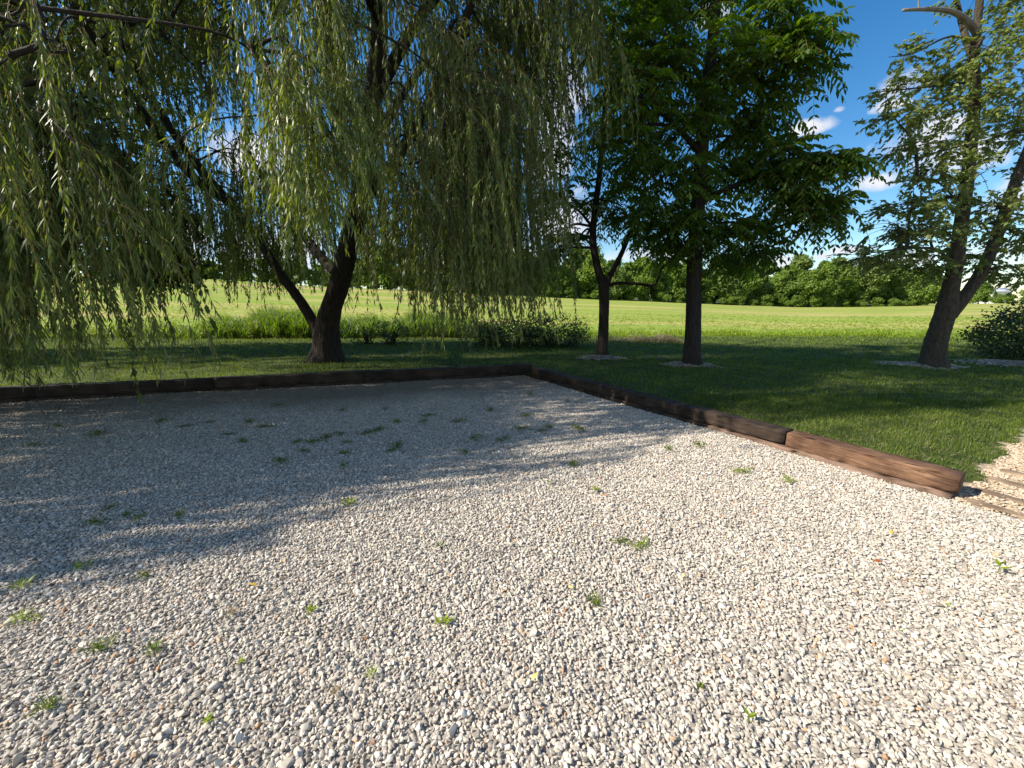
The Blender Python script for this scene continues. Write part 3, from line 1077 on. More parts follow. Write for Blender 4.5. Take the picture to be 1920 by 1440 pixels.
# ------------------------------------------------------------------ tree helpers
def limb(parent, name, pts, rad, mat, sides=12, per=8, rough=0.05):
    g = Geo()
    P, r = catmull(pts, rad, per)
    # small natural crookedness
    k = np.linspace(0, 1, len(P))[:, None]
    tube(P, r, sides, g, rough=rough)
    g.build(name, mat, parent)
    return P


def flare(base, h=0.45, top=None, r=0.3, f=1.7):
    return None


# ------------------------------------------------------------------ the weeping willow
def strand_points(top, L, out, a, sway, ph, step=0.06):
    n = max(4, int(L / step))
    s = np.linspace(0, L, n)[:, None]
    q = a * (1 - np.exp(-s / a))
    p = top + out * q * 1.0 + np.array([0, 0, -1.0]) * (s - q * 0.75)
    p = p + sway * np.sin(s * 1.7 + ph) * (s / L) + out * [1, 1, 0] * 0.10 * s * s / (0.6 + L)
    return p


def add_strand(g, top, L, out, a, near=False, wscale=1.0, tone0=0.45, dens=1.0):
    sway = np.array([rng.normal(0, 0.085), rng.normal(0, 0.085), 0])
    P = strand_points(top, L, out, a, sway, rng.uniform(0, 6))
    n0 = len(P)
    thin_tube(P, np.linspace(0.0042, 0.0016, n0), g, 0.5, 1)
    m = int(L / 0.022 * dens)
    s = np.sort(rng.uniform(0.05 * L, L, m)) / L * (n0 - 1)
    i = np.clip(s.astype(int), 0, n0 - 2); f = (s - i)[:, None]
    Q = P[i] * (1 - f) + P[i + 1] * f
    Tn = unit(P[i + 1] - P[i])
    az = np.arange(m) * 2.4 + rng.normal(0, 0.5, m)
    rad = np.stack([np.cos(az), np.sin(az), np.zeros(m)], 1)
    D = Tn * rng.uniform(0.5, 1.1, (m, 1)) + rad * rng.uniform(0.3, 0.8, (m, 1)) + np.array([0, 0, -0.35])
    Nn = rad * 0.7 + np.array([0, 0, 0.7]) + rng.normal(0, 0.45, (m, 3))
    ln = rng.uniform(0.055, 0.115, m) * (1.2 if near else 1.08)
    tn = np.clip(tone0 + rng.normal(0, 0.2, m), 0, 1)
    leaves(Q, D, Nn, ln, (0.0118 if near else 0.0128) * wscale * rng.uniform(0.8, 1.25, m), rng.uniform(-0.05, 0.3, m), tn, g, 0)


def willow():
    base = ground(612, 676, 0.14)
    t = thing('weeping_willow', 'large weeping willow with dark forked trunk, its hanging strands veiling half the view', 'tree', base)
    B = MAT['willow_bark']
    Yb = base[1]
    W = lambda px, py, Y: at(px, py, Y)
    b0 = base - [0, 0, 0.12]
    main = [b0, W(613, 655, Yb), W(612, 620, Yb), W(622, 575, Yb - 0.05), W(641, 515, Yb - 0.15), W(662, 430, Yb - 0.4), W(684, 320, Yb - 0.8), W(700, 190, Yb - 1.0), W(712, 40, Yb - 1.1), W(700, -150, Yb - 1.0), W(690, -400, Yb - 0.8)]
    Pm = limb(t, 'trunk', main, [0.50, 0.35, 0.295, 0.235, 0.225, 0.215, 0.20, 0.175, 0.15, 0.12, 0.06], B, 18, 8, 0.055)
    limbs = [Pm]
    specs = [
        ([W(606, 640, Yb), W(588, 605, Yb), W(560, 560, Yb + 0.05), W(520, 505, Yb), W(478, 440, Yb - 0.1), W(430, 380, Yb - 0.4), W(370, 310, Yb - 0.9), W(300, 210, Yb - 1.5), W(220, 60, Yb - 2.2)], [0.18, 0.135, 0.115, 0.108, 0.10, 0.095, 0.085, 0.07, 0.05]),
        ([W(640, 520, Yb - 0.1), W(600, 480, Yb + 0.5), W(560, 430, Yb + 1.2), W(500, 350, Yb + 2.2), W(450, 250, Yb + 3.0)], [0.14, 0.12, 0.10, 0.07, 0.04]),
        ([W(672, 380, Yb - 0.6), W(720, 330, Yb - 0.9), W(780, 240, Yb - 1.3), W(840, 120, Yb - 1.7), W(900, -40, Yb - 2.0), W(960, -200, Yb - 2.2)], [0.15, 0.12, 0.10, 0.085, 0.06, 0.03]),
        ([W(690, 270, Yb - 0.9), W(655, 190, Yb - 1.6), W(630, 90, Yb - 2.6), W(600, -60, Yb - 3.4), W(540, -330, Yb - 4.2)], [0.14, 0.12, 0.10, 0.08, 0.04]),
        ([W(700, 190, Yb - 1.0), W(770, 60, Yb - 1.0), W(830, -20, Yb - 0.6), W(960, -160, Yb)], [0.13, 0.11, 0.08, 0.04]),
        ([W(684, 320, Yb - 0.8), W(740, 200, Yb + 0.6), W(800, 120, Yb + 1.8), W(880, 60, Yb + 3.2)], [0.12, 0.10, 0.07, 0.04]),
        ([W(430, 380, Yb - 0.4), W(360, 330, Yb - 1.8), W(260, 200, Yb - 2.8), W(130, 0, Yb - 3.8)], [0.09, 0.075, 0.06, 0.03]),
        ([W(712, 40, Yb - 1.1), W(640, -150, Yb - 2.6), W(560, -400, Yb - 3.9)], [0.13, 0.10, 0.04]),
    ]
    for pts, rad in specs:
        limbs.append(limb(t, 'limb', pts, rad, B, 9, 6, 0.05))
    LP = np.concatenate(limbs[1:] + [Pm[len(Pm) // 2:]])
    g, bw = Geo(), Geo()
    grown = []

    # the front of the crown ends where its shadow ends on the gravel
    ex = np.array([-9, -3.6, -2.4, -1.4, -0.76, 0.6, 2.26, 4.9, 8, 14.0])
    ey = np.array([1.4, 1.75, 1.8, 2.15, 2.85, 3.5, 4.1, 5.1, 5.9, 6.6])
    ct = 1 / math.tan(SUN_EL)

    # openings in the crown through which the sun reaches the strands inside
    sunv = np.array(to_sun)
    gaps = [(np.array([-2.65, 5.2, 3.7]), 1.5), (np.array([-2.4, 5.0, 2.8]), 1.1), (np.array([-3.9, 3.3, 3.5]), 0.9), (np.array([-3.4, 3.4, 2.6]), 0.7), (np.array([-0.6, 6.4, 2.8]), 0.8), (np.array([0.8, 7.4, 4.6]), 0.7)]

    def front_ok(p, z):
        h = max(z, 0) * ct
        xl, yl = p[0] + h * math.cos(SUN_SHADOW_AZ), p[1] + h * math.sin(SUN_SHADOW_AZ)
        return yl > np.interp(xl, ex, ey)

    def clump(c, n, L0, L1, spread, near=False, bottom=None, wscale=1.0, dens=1.0, bough=True, tone0=0.45):
        """one drooping bough: strands hang along its outer part"""
        c = np.asarray(c, float)
        px = 960 + FPX * c[0] / (c[1] * CT - (c[2] - CAM_H) * ST)
        if px > (1020 if bottom is None or c[2] > 5.5 else 905):
            return
        if not front_ok(c, c[2]) or not front_ok(c, c[2] - 1.5):
            return
        for q_, rad_ in gaps:
            w_ = c - np.array([0, 0, 0.9]) - q_
            k_ = float(np.dot(w_, sunv))
            if k_ > 0.7 and np.linalg.norm(w_ - sunv * k_) < rad_:
                return
        o = c - np.array([base[0], base[1], c[2]])
        o = unit(o) if np.linalg.norm(o) > 0.3 else np.array([1., 0, 0])
        o = unit(o + rng.normal(0, 0.55, 3) * [1, 1, 0])
        o[2] = 0
        arm = rng.uniform(0.6, 1.9)
        # a bough springs from the nearest limb or from an earlier bough
        pool = LP if not grown else np.concatenate([LP] + grown)
        d = np.linalg.norm((pool - c) * [1, 1, 1.3], axis=1) + np.where(pool[:, 2] > c[2] + 0.4, 0.8, 0)
        q = pool[rng.choice(np.argsort(d)[:6])]
        tip = c + o * arm - np.array([0, 0, arm * rng.uniform(0.5, 1.1)])
        if not front_ok(tip, tip[2] - 0.2):
            tip = c + (tip - c) * 0.3
        ctrl = q * 0.45 + c * 0.55 + np.array([0, 0, 0.12 + 0.10 * np.linalg.norm(c - q)]) + rng.normal(0, 0.12, 3)
        if not (front_ok(ctrl, ctrl[2]) and front_ok(tip, tip[2])):
            return
        Pb, rb = catmull([q, ctrl, c, c * 0.45 + tip * 0.55 + np.array([0, 0, 0.16 * arm]), tip], np.array([0.024, 0.016, 0.011, 0.007, 0.003]) * min(1.0, 0.45 + 0.7 / max(0.5, np.linalg.norm(c - q))), 6)
        tube(Pb, rb, 5, bw)
        grown.append(Pb[6:19:4])
        tt = np.clip(tone0 + rng.normal(0, 0.15), 0.08, 0.92)
        lo = 8 if bottom is None else 10
        for _ in range(n):
            i = rng.integers(lo, len(Pb) - 1)
            top = Pb[i] + rng.normal(0, spread * 0.4, 3)
            td = unit(Pb[i + 1] - Pb[i])
            L = rng.uniform(L0, L1)
            if bottom is not None:
                L = max(0.5, top[2] - bottom(top) + rng.normal(0, 0.12))
                L *= rng.uniform(0.72 if near else 0.5, 1.0) ** 0.6
            if not front_ok(top, top[2] - L * 0.3) and rng.random() < 0.85:
                continue
            od = td * rng.uniform(0.5, 1.2) + rng.normal(0, 0.45, 3) * [1, 1, 0.3]
            od[2] = max(od[2], -0.4) * 0.6 + 0.1
            add_strand(g, top, L, od, rng.uniform(0.12, 0.55), near, wscale, tt, dens)

    def zpx(py):
        """height that shows at row py for a given depth"""
        d = ray(960, py)
        s = d[2] / d[1]
        return lambda p: CAM_H + s * p[1]

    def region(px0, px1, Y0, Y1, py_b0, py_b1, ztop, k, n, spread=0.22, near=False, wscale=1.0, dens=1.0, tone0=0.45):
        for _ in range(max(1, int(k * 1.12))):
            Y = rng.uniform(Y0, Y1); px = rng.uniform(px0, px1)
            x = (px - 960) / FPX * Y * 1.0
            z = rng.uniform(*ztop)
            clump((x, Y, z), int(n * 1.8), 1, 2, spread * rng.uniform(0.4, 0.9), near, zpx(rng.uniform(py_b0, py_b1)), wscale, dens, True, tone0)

    # near veil on the viewer's side
    region(-160, 240, 3.1, 4.1, 620, 780, (3.0, 4.8), 26, 9, 0.16, True, 1.0)
    region(-140, 230, 3.8, 5.2, 600, 740, (3.4, 5.2), 22, 10, 0.22, True)
    region(-100, 270, 4.4, 6.4, 520, 660, (3.6, 6.0), 22, 13, 0.25, False, 1.1)
    region(100, 330, 3.0, 5.0, 240, 430, (4.0, 5.5), 12, 12, 0.22, True, 1.05)
    region(300, 520, 5.2, 7.5, 130, 270, (4.8, 6.6), 8, 12, 0.26, False, 1.15)
    region(380, 500, 6.8, 8.2, 470, 590, (3.4, 4.4), 3, 9, 0.22, False, 1.2)
    # drape in front of the trunk; paler leaf tone paints extra sunlight on it
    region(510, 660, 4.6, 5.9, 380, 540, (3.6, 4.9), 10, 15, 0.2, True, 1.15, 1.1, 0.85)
    region(640, 720, 5.0, 6.4, 200, 330, (4.6, 5.8), 7, 13, 0.22, False, 1.15)
    # middle and right veil
    region(700, 900, 5.6, 7.6, 480, 660, (3.6, 5.6), 24, 14, 0.25, False, 1.2)
    region(700, 860, 5.6, 7.0, 590, 690, (2.8, 3.6), 7, 8, 0.2, False, 1.2)
    region(830, 940, 6.4, 8.4, 520, 650, (3.4, 6.4), 20, 14, 0.26, False, 1.25)
    region(930, 1060, 7.0, 9.4, 180, 400, (5.0, 7.6), 17, 12, 0.3, False, 1.3)
    # behind the trunk
    region(370, 600, 10.6, 12.4, 500, 600, (3.2, 6.0), 28, 11, 0.32, False, 1.7, 0.8)
    region(640, 960, 10.6, 12.4, 420, 570, (3.4, 6.4), 30, 11, 0.32, False, 1.7, 0.8)
    region(-60, 330, 9.0, 12.5, 380, 520, (4.0, 6.5), 18, 11, 0.32, False, 1.7, 0.8)
    # upper mass, mostly above the frame
    region(60, 1080, 6.5, 10.5, -40, 220, (6.0, 8.6), 84, 13, 0.36, False, 1.5, 0.85)
    for _ in range(270):
        a, rr = rng.uniform(0, 6.283), math.sqrt(rng.random())
        x, y = -4.6 + 6.6 * rr * math.cos(a), 7.6 + 4.9 * rr * math.sin(a)
        z = 10.2 - 3.6 * rr * rr + rng.normal(0, 0.7)
        if y < 3.0: continue
        clump((x, y, z), 14, 1.2, 2.6, 0.42, False, None, 2.6, 0.6, True, 0.4)
    # the crown reaches out over the gravel beyond the frame
    for _ in range(150):
        x, y = rng.uniform(-12.5, -4.6), rng.uniform(0.4, 6.5)
        clump((x, y, rng.uniform(3.8, 7.6)), 14, 1.2, 2.6, 0.4, False, None, 3.0, 0.7)
    print('willow tris', sum(len(x) for x in g.t))
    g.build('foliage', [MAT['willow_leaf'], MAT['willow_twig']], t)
    bw.build('branchwork', B, t)


willow()

# ------------------------------------------------------------------ pinnate-leaved trees
def compound_leaf(g, p, d, L, pairs=8, lf=0.095, wd=0.03, tone0=0.4, droop=0.5):
    d = unit(d)
    n = pairs * 2 + 1
    s = np.concatenate([np.repeat(np.linspace(0.2, 0.95, pairs), 2), [1.0]])
    down = np.array([0, 0, -1.0])
    Q = p + d * L * s[:, None] + down * L * droop * (s[:, None] ** 2) * 0.6
    Tn = unit(d + down * droop * 1.2 * s[:, None])
    side = unit(np.cross(d, [0, 0, 1.0]))
    sg = np.where(np.arange(n) % 2 == 0, 1.0, -1.0)[:, None]; sg[-1] = 0
    D = side * sg + Tn * 0.45 + down * 0.35 + rng.normal(0, 0.12, (n, 3))
    D[-1] = Tn[-1]
    up = np.cross(side, d); up = up if up[2] > 0 else -up
    size = lf * (0.65 + 0.6 * np.sin(np.pi * np.clip(s, 0.05, 0.9))) * rng.uniform(0.85, 1.15)
    leaves(Q, D, np.broadcast_to(up, (n, 3)) + rng.normal(0, 0.2, (n, 3)), size, wd * rng.uniform(0.85, 1.15, n), 0.2, np.clip(tone0 + rng.normal(0, 0.08, n), 0, 1), g, 0)
    R_ = np.linspace(0, 1, 5)[:, None]
    thin_tube(p + d * L * R_ + down * L * droop * R_ ** 2 * 0.6, 0.003, g, 0.4, 1)


def pinnate_crown(t, LP, blobs, leaf_mat_, bark, L=0.5, lf=0.10, wd=0.034, per=5):
    g, bw = Geo(), Geo()
    for (c, r, n, tone0) in blobs:
        c = np.asarray(c, float); r = np.asarray(r, float)
        q = LP[np.argmin(np.linalg.norm(LP - c, axis=1) + np.where(LP[:, 2] > c[2] + 0.3, 1.0, 0))]
        mid = (q + c) / 2 + np.array([0, 0, 0.12]) + rng.normal(0, 0.1, 3)
        e = c + (c - q) * 0.35
        Pb, rb = catmull([q, mid, c, e], [0.04, 0.028, 0.018, 0.008], 6)
        tube(Pb, rb, 6, bw)
        for _ in range(int(n * 0.98)):
            u = unit(rng.normal(size=3)) * rng.random() ** 0.45
            p = c + u * r
            b = Pb[np.argmin(np.linalg.norm(Pb - p, axis=1))]
            m = (b + p) / 2 + np.array([0, 0, 0.05])
            thin_tube(catmull([b, m, p], [1, 1, 1], 3)[0], np.linspace(0.008, 0.004, 7), bw)
            o = unit(p - b + rng.normal(0, 0.05, 3))
            tn = np.clip(tone0 + rng.normal(0, 0.15), 0, 1)
            a0 = rng.uniform(0, 6.283)
            for k in range(per):
                a = a0 + k * 2.4
                d = o * 0.7 + np.array([math.cos(a), math.sin(a), rng.uniform(-0.15, 0.45)])
                compound_leaf(g, p - o * 0.03 * k, d, L * rng.uniform(0.75, 1.15), rng.integers(6, 8), lf, wd, tn, rng.uniform(0.5, 1.45))
    g.build('foliage', [leaf_mat_, MAT['willow_twig']], t)
    bw.build('branchwork', bark, t)


def walnuts():
    # --- straight trunk
    base = ground(1298, 684, 0.14)
    Y = base[1]
    W = lambda px, py, dy=0.0: at(px, py, Y + dy)
    t = thing('walnut_tree', 'tall walnut-like tree with one straight upright trunk and feathery leaves', 'tree', base)
    B = MAT['walnut_bark']
    P = limb(t, 'trunk', [base - [0, 0, 0.1], W(1298, 660), W(1300, 600), W(1302, 500), W(1307, 400), W(1316, 280), W(1328, 150), W(1340, 30), W(1352, -150), W(1362, -420)], [0.26, 0.19, 0.165, 0.155, 0.145, 0.13, 0.115, 0.10, 0.075, 0.03], B, 16, 8, 0.06)
    l1 = limb(t, 'limb', [W(1310, 380), W(1370, 350, -0.2), W(1440, 330, -0.5), W(1520, 322, -0.8), W(1600, 320, -1.0)], [0.06, 0.05, 0.038, 0.025, 0.012], B, 8, 6)
    l2 = limb(t, 'limb', [W(1330, 130), W(1400, 80, -0.3), W(1480, 50, -0.6), W(1560, 70, -0.9)], [0.055, 0.045, 0.03, 0.012], B, 8, 6)
    l3 = limb(t, 'limb', [W(1315, 290), W(1260, 230, -0.3), W(1200, 180, -0.6), W(1140, 140, -0.8)], [0.06, 0.045, 0.03, 0.012], B, 8, 6)
    l4 = limb(t, 'limb', [W(1325, 170), W(1270, 60, 0.5), W(1230, -60, 0.9)], [0.055, 0.04, 0.02], B, 8, 6)
    l5 = limb(t, 'limb', [W(1306, 440), W(1350, 430, 0.2), W(1420, 440, 0.3)], [0.04, 0.03, 0.012], B, 8, 6)
    l6 = limb(t, 'limb', [W(1298, 495), W(1270, 482, -0.1), W(1250, 486, -0.1)], [0.022, 0.017, 0.009], B, 6, 5)
    LP = np.concatenate([P[20:], l1, l2, l3, l4, l5])
    bl = []
    def b(px, py, dy, rx, rz, n, tone=0.38, ry=None):
        bl.append((W(px, py, dy), (rx, ry or rx, rz), n, tone))
    b(1360, 440, 0.0, 0.75, 0.45, 26); b(1300, 420, -0.4, 0.8, 0.5, 26); b(1230, 430, 0.2, 0.6, 0.45, 18)
    b(1400, 470, 0.1, 0.6, 0.3, 18); b(1430, 430, 0.3, 0.4, 0.3, 10)
    b(1250, 330, -0.4, 0.8, 0.6, 26); b(1350, 330, 0.1, 0.7, 0.5, 24); b(1190, 260, -0.5, 0.7, 0.6, 22); b(1270, 230, -0.2, 0.8, 0.6, 26)
    b(1400, 260, 0.0, 0.6, 0.5, 20); b(1430, 200, -0.3, 0.55, 0.5, 18); b(1360, 180, 0.3, 0.7, 0.6, 20); b(1180, 170, -0.7, 0.6, 0.5, 18, 0.55)
    b(1250, 120, -0.6, 0.8, 0.6, 24); b(1420, 110, -0.5, 0.6, 0.45, 20, 0.55); b(1330, 100, -0.8, 0.6, 0.4, 12, 0.45); b(1210, 40, -0.2, 0.7, 0.5, 22)
    b(1150, 60, -0.5, 0.6, 0.5, 14); b(1440, 30, -0.5, 0.55, 0.4, 16, 0.5); b(1490, 30, -0.6, 0.4, 0.35, 8); b(1290, 10, -0.3, 0.6, 0.4, 16)
    b(1380, -60, 0, 0.9, 0.6, 22); b(1250, -110, 0.2, 1.0, 0.7, 26); b(1340, -250, 0.2, 1.1, 0.9, 30)
    b(1515, 62, -0.8, 0.33, 0.2, 10); b(1490, 95, -0.7, 0.35, 0.25, 10); b(1548, 66, -0.9, 0.18, 0.13, 4); b(1510, 130, -0.6, 0.3, 0.2, 7)
    b(1480, 300, -0.7, 0.38, 0.28, 18); b(1540, 300, -0.8, 0.35, 0.22, 15); b(1572, 300, -1.0, 0.26, 0.15, 9); b(1500, 350, -0.7, 0.38, 0.25, 16)
    b(1545, 380, -0.8, 0.3, 0.22, 10); b(1560, 385, -0.9, 0.26, 0.2, 8); b(1440, 310, -0.4, 0.4, 0.3, 14); b(1540, 412, -0.9, 0.2, 0.15, 4)
    pinnate_crown(t, LP, bl, MAT['walnut_leaf'], B, 0.58, 0.15, 0.056, 4)

    # --- forked slender tree
    base2 = ground(1130, 667, 0.14)
    Y2 = base2[1]
    W2 = lambda px, py, dy=0.0: at(px, py, Y2 + dy)
    t2 = thing('forked_tree', 'slender dark tree whose trunk forks low with one level crooked side branch', 'tree', base2)
    P = limb(t2, 'trunk', [base2 - [0, 0, 0.1], W2(1130, 650), W2(1132, 600), W2(1132, 540), W2(1121, 505), W2(1112, 450), W2(1116, 390), W2(1124, 330), W2(1130, 250), W2(1140, 120), W2(1150, -40)], [0.2, 0.15, 0.132, 0.14, 0.095, 0.09, 0.08, 0.07, 0.06, 0.04, 0.02], B, 14, 8, 0.05)
    l1 = limb(t2, 'limb', [W2(1133, 545), W2(1145, 515), W2(1163, 480), W2(1180, 440), W2(1200, 390, 0.1), W2(1215, 320, 0.2)], [0.105, 0.075, 0.065, 0.055, 0.045, 0.025], B, 10, 6)
    l2 = limb(t2, 'limb', [W2(1136, 536), W2(1160, 531), W2(1195, 532), W2(1224, 535, -0.1), W2(1236, 518, -0.2), W2(1240, 505, -0.2), W2(1256, 491, -0.3), W2(1277, 484, -0.4), W2(1296, 470, -0.5)], [0.055, 0.042, 0.038, 0.036, 0.032, 0.028, 0.022, 0.016, 0.008], B, 8, 6)
    l3 = limb(t2, 'limb', [W2(1114, 430), W2(1085, 395, 0.2), W2(1050, 370, 0.3)], [0.04, 0.03, 0.012], B, 8, 6)
    LP = np.concatenate([P[36:], l1[12:], l3])
    bl = []
    def b2_(px, py, dy, rx, rz, n, tone=0.35):
        bl.append((W2(px, py, dy), (rx, rx, rz), n, tone))
    b2_(1060, 370, 0.3, 0.8, 0.6, 22); b2_(1050, 290, 0.2, 0.55, 0.4, 13); b2_(1040, 450, 0.3, 0.55, 0.45, 13); b2_(1010, 490, 0.4, 0.5, 0.35, 10); b2_(1080, 450, 0.5, 0.5, 0.35, 9)
    b2_(1150, 380, 0.4, 0.8, 0.6, 20); b2_(1195, 405, 0.2, 0.65, 0.45, 15); b2_(1175, 310, 0.3, 0.7, 0.6, 15); b2_(1120, 260, 0.2, 0.6, 0.5, 10)
    b2_(1170, 170, 0.4, 0.9, 0.7, 22); b2_(1150, 40, 0.4, 0.9, 0.7, 22); b2_(1150, -100, 0.4, 1.0, 0.7, 20); b2_(1230, 470, 0.3, 0.5, 0.3, 9)
    pinnate_crown(t2, LP, bl, MAT['walnut_leaf'], B, 0.52, 0.14, 0.053, 4)


walnuts()

# ------------------------------------------------------------------ simple-leaved trees: leaning double trunk, far-side maple
def spray(g, p, d, L, n, lf, wd, tone0, droop=0.25):
    """a flat twig with alternate leaves"""
    d = unit(d)
    R_ = np.linspace(0, 1, 6)[:, None]
    C = p + d * L * R_ + np.array([0, 0, -1.0]) * L * droop * R_ ** 2
    thin_tube(C, np.linspace(0.004, 0.0015, 6), g, 0.3, 1)
    s = rng.uniform(0.08, 1.0, n)
    Q = p + d * L * s[:, None] + np.array([0, 0, -1.0]) * L * droop * s[:, None] ** 2
    side = unit(np.cross(d, [0, 0, 1.0]))
    sg = rng.choice([-1.0, 1.0], (n, 1))
    D = side * sg * 0.9 + d * 0.7 + np.array([0, 0, -0.45]) + rng.normal(0, 0.3, (n, 3))
    leaves(Q, D, np.array([[0, 0, 1.]]).repeat(n, 0) + rng.normal(0, 0.45, (n, 3)), lf * rng.uniform(0.7, 1.2, n), wd * rng.uniform(0.8, 1.2, n), 0.2, np.clip(tone0 + rng.normal(0, 0.17, n), 0, 1), g, 0)


def spray_crown(t, LP, blobs, lm, bark, L=0.5, n_leaf=14, lf=0.075, wd=0.036, flat=True):
    g, bw = Geo(), Geo()
    for (c, r, n, tone0) in blobs:
        c = np.asarray(c, float); r = np.asarray(r, float)
        q = LP[np.argmin(np.linalg.norm(LP - c, axis=1) + np.where(LP[:, 2] > c[2] + 0.2, 0.8, 0))]
        mid = (q + c) / 2 + np.array([0, 0, 0.1]) + rng.normal(0, 0.08, 3)
        e = c + (c - q) * 0.4
        Pb, rb = catmull([q, mid, c, e], [0.028, 0.02, 0.013, 0.005], 6)
        tube(Pb, rb, 5, bw)
        for _ in range(int(n * (1.75 if lf < 0.1 else 1.6))):
            u = unit(rng.normal(size=3)) * rng.random() ** 0.45
            p = c + u * r
            b = Pb[np.argmin(np.linalg.norm(Pb - p, axis=1))]
            thin_tube(np.stack([b, (b + p) / 2 + [0, 0, 0.03], p]), np.array([0.006, 0.005, 0.004]), bw)
            o = p - b + rng.normal(0, 0.08, 3)
            for k in range(3):
                d = unit(o) + rng.normal(0, 0.65, 3)
                d[2] = d[2] * 0.8 + 0.1
                spray(g, p, d, L * rng.uniform(0.6, 1.2), n_leaf, lf, wd, np.clip(tone0 + rng.normal(0, 0.1), 0, 1), rng.uniform(0.05, 0.5))
    g.build('foliage', [lm, MAT['willow_twig']], t)
    bw.build('branchwork', bark, t)


def leaning_tree():
    base = ground(1750, 684, 0.14)
    Y = base[1]
    W = lambda px, py, dy=0.0: at(px, py, Y + dy)
    t = thing('leaning_tree', 'leaning tree with two big stems, thin airy foliage and a bare broken upper branch', 'tree', base)
    B = MAT['elm_bark']
    P = limb(t, 'trunk', [base - [0, 0, 0.12], W(1751, 664), W(1761, 620), W(1775, 575), W(1784, 535), W(1794, 480), W(1802, 420), W(1813, 340), W(1822, 260), W(1828, 180), W(1826, 110), W(1834, 30), W(1842, -80), W(1850, -300)], [0.31, 0.22, 0.19, 0.185, 0.145, 0.125, 0.115, 0.107, 0.098, 0.088, 0.075, 0.062, 0.045, 0.02], B, 16, 8, 0.06)
    l1 = limb(t, 'limb', [W(1780, 590), W(1806, 560), W(1834, 520), W(1858, 470), W(1884, 400), W(1912, 320), W(1945, 230), W(1980, 100)], [0.145, 0.125, 0.115, 0.105, 0.10, 0.088, 0.07, 0.035], B, 12, 7)
    l2 = limb(t, 'limb', [W(1830, 60), W(1812, 38, -0.1), W(1785, 22, -0.2), W(1745, 17, -0.35), W(1693, 19, -0.5)], [0.06, 0.05, 0.042, 0.035, 0.024], MAT['dead_bark'], 8, 6)
    l2b = limb(t, 'limb', [W(1722, 17, -0.42), W(1722, 2, -0.4), W(1723, -14, -0.4)], [0.012, 0.01, 0.006], MAT['dead_bark'], 6, 4)
    l3 = limb(t, 'limb', [W(1826, 120), W(1805, 50, 0.3), W(1790, -20, 0.5), W(1770, -150, 0.7)], [0.06, 0.05, 0.04, 0.02], B, 8, 6)
    l4 = limb(t, 'limb', [W(1790, 505), W(1760, 470, -0.2), W(1720, 465, -0.4), W(1660, 470, -0.6), W(1610, 478, -0.8)], [0.04, 0.03, 0.022, 0.015, 0.008], B, 7, 6)
    l5 = limb(t, 'limb', [W(1806, 400), W(1770, 350, -0.2), W(1720, 330, -0.4)], [0.026, 0.016, 0.006], B, 7, 6)
    LP = np.concatenate([P[30:], l1[8:], l3, l4, l5])
    bl = []
    def b(px, py, dy, rx, rz, n, tone=0.45):
        bl.append((W(px, py, dy), (rx, rx, max(rz * 1.25, 0.17)), n, tone))
    # layered shelves of foliage with sky between
    b(1620, 482, -0.7, 0.5, 0.10, 9); b(1690, 478, -0.5, 0.5, 0.14, 14); b(1740, 500, 0.0, 0.5, 0.2, 16); b(1680, 430, -0.3, 0.55, 0.14, 13); b(1750, 440, -0.2, 0.5, 0.2, 15)
    b(1710, 385, -0.4, 0.55, 0.14, 13); b(1770, 375, 0.1, 0.45, 0.2, 13); b(1720, 330, -0.3, 0.45, 0.12, 10); b(1700, 280, -0.2, 0.45, 0.10, 10); b(1760, 285, 0.0, 0.4, 0.2, 11)
    b(1678, 222, -0.2, 0.42, 0.10, 9); b(1750, 210, 0.0, 0.42, 0.2, 11); b(1690, 168, -0.1, 0.4, 0.10, 9); b(1770, 140, 0.1, 0.4, 0.2, 11); b(1712, 100, 0.0, 0.35, 0.1, 6)
    b(1830, 330, -0.4, 0.35, 0.4, 10, 0.6); b(1820, 200, -0.3, 0.35, 0.4, 11, 0.6); b(1830, 90, -0.3, 0.4, 0.4, 12, 0.6); b(1870, 150, 0.0, 0.5, 0.5, 16, 0.55); b(1900, 60, 0.2, 0.6, 0.5, 18)
    b(1900, 230, 0.3, 0.5, 0.5, 15); b(1860, 260, 0.4, 0.45, 0.3, 10); b(1870, 390, -0.2, 0.4, 0.35, 11, 0.55); b(1840, 430, 0.3, 0.4, 0.3, 10); b(1820, 480, 0.1, 0.4, 0.25, 10); b(1870, 505, 0.0, 0.35, 0.15, 8); b(1905, 440, 0.0, 0.45, 0.3, 11)
    b(1950, 330, -0.1, 0.6, 0.5, 14); b(1990, 180, 0.1, 0.7, 0.6, 16); b(1930, 520, 0.2, 0.4, 0.12, 7); b(1960, 420, 0.3, 0.5, 0.3, 10)
    b(1850, -40, 0.2, 0.7, 0.5, 16); b(1930, -80, 0.2, 0.8, 0.6, 16); b(1800, -180, 0.2, 0.7, 0.5, 12); b(1870, -250, 0.2, 0.9, 0.7, 16)
    spray_crown(t, LP, bl, MAT['elm_leaf'], B, 0.36, 14, 0.092, 0.046)


leaning_tree()


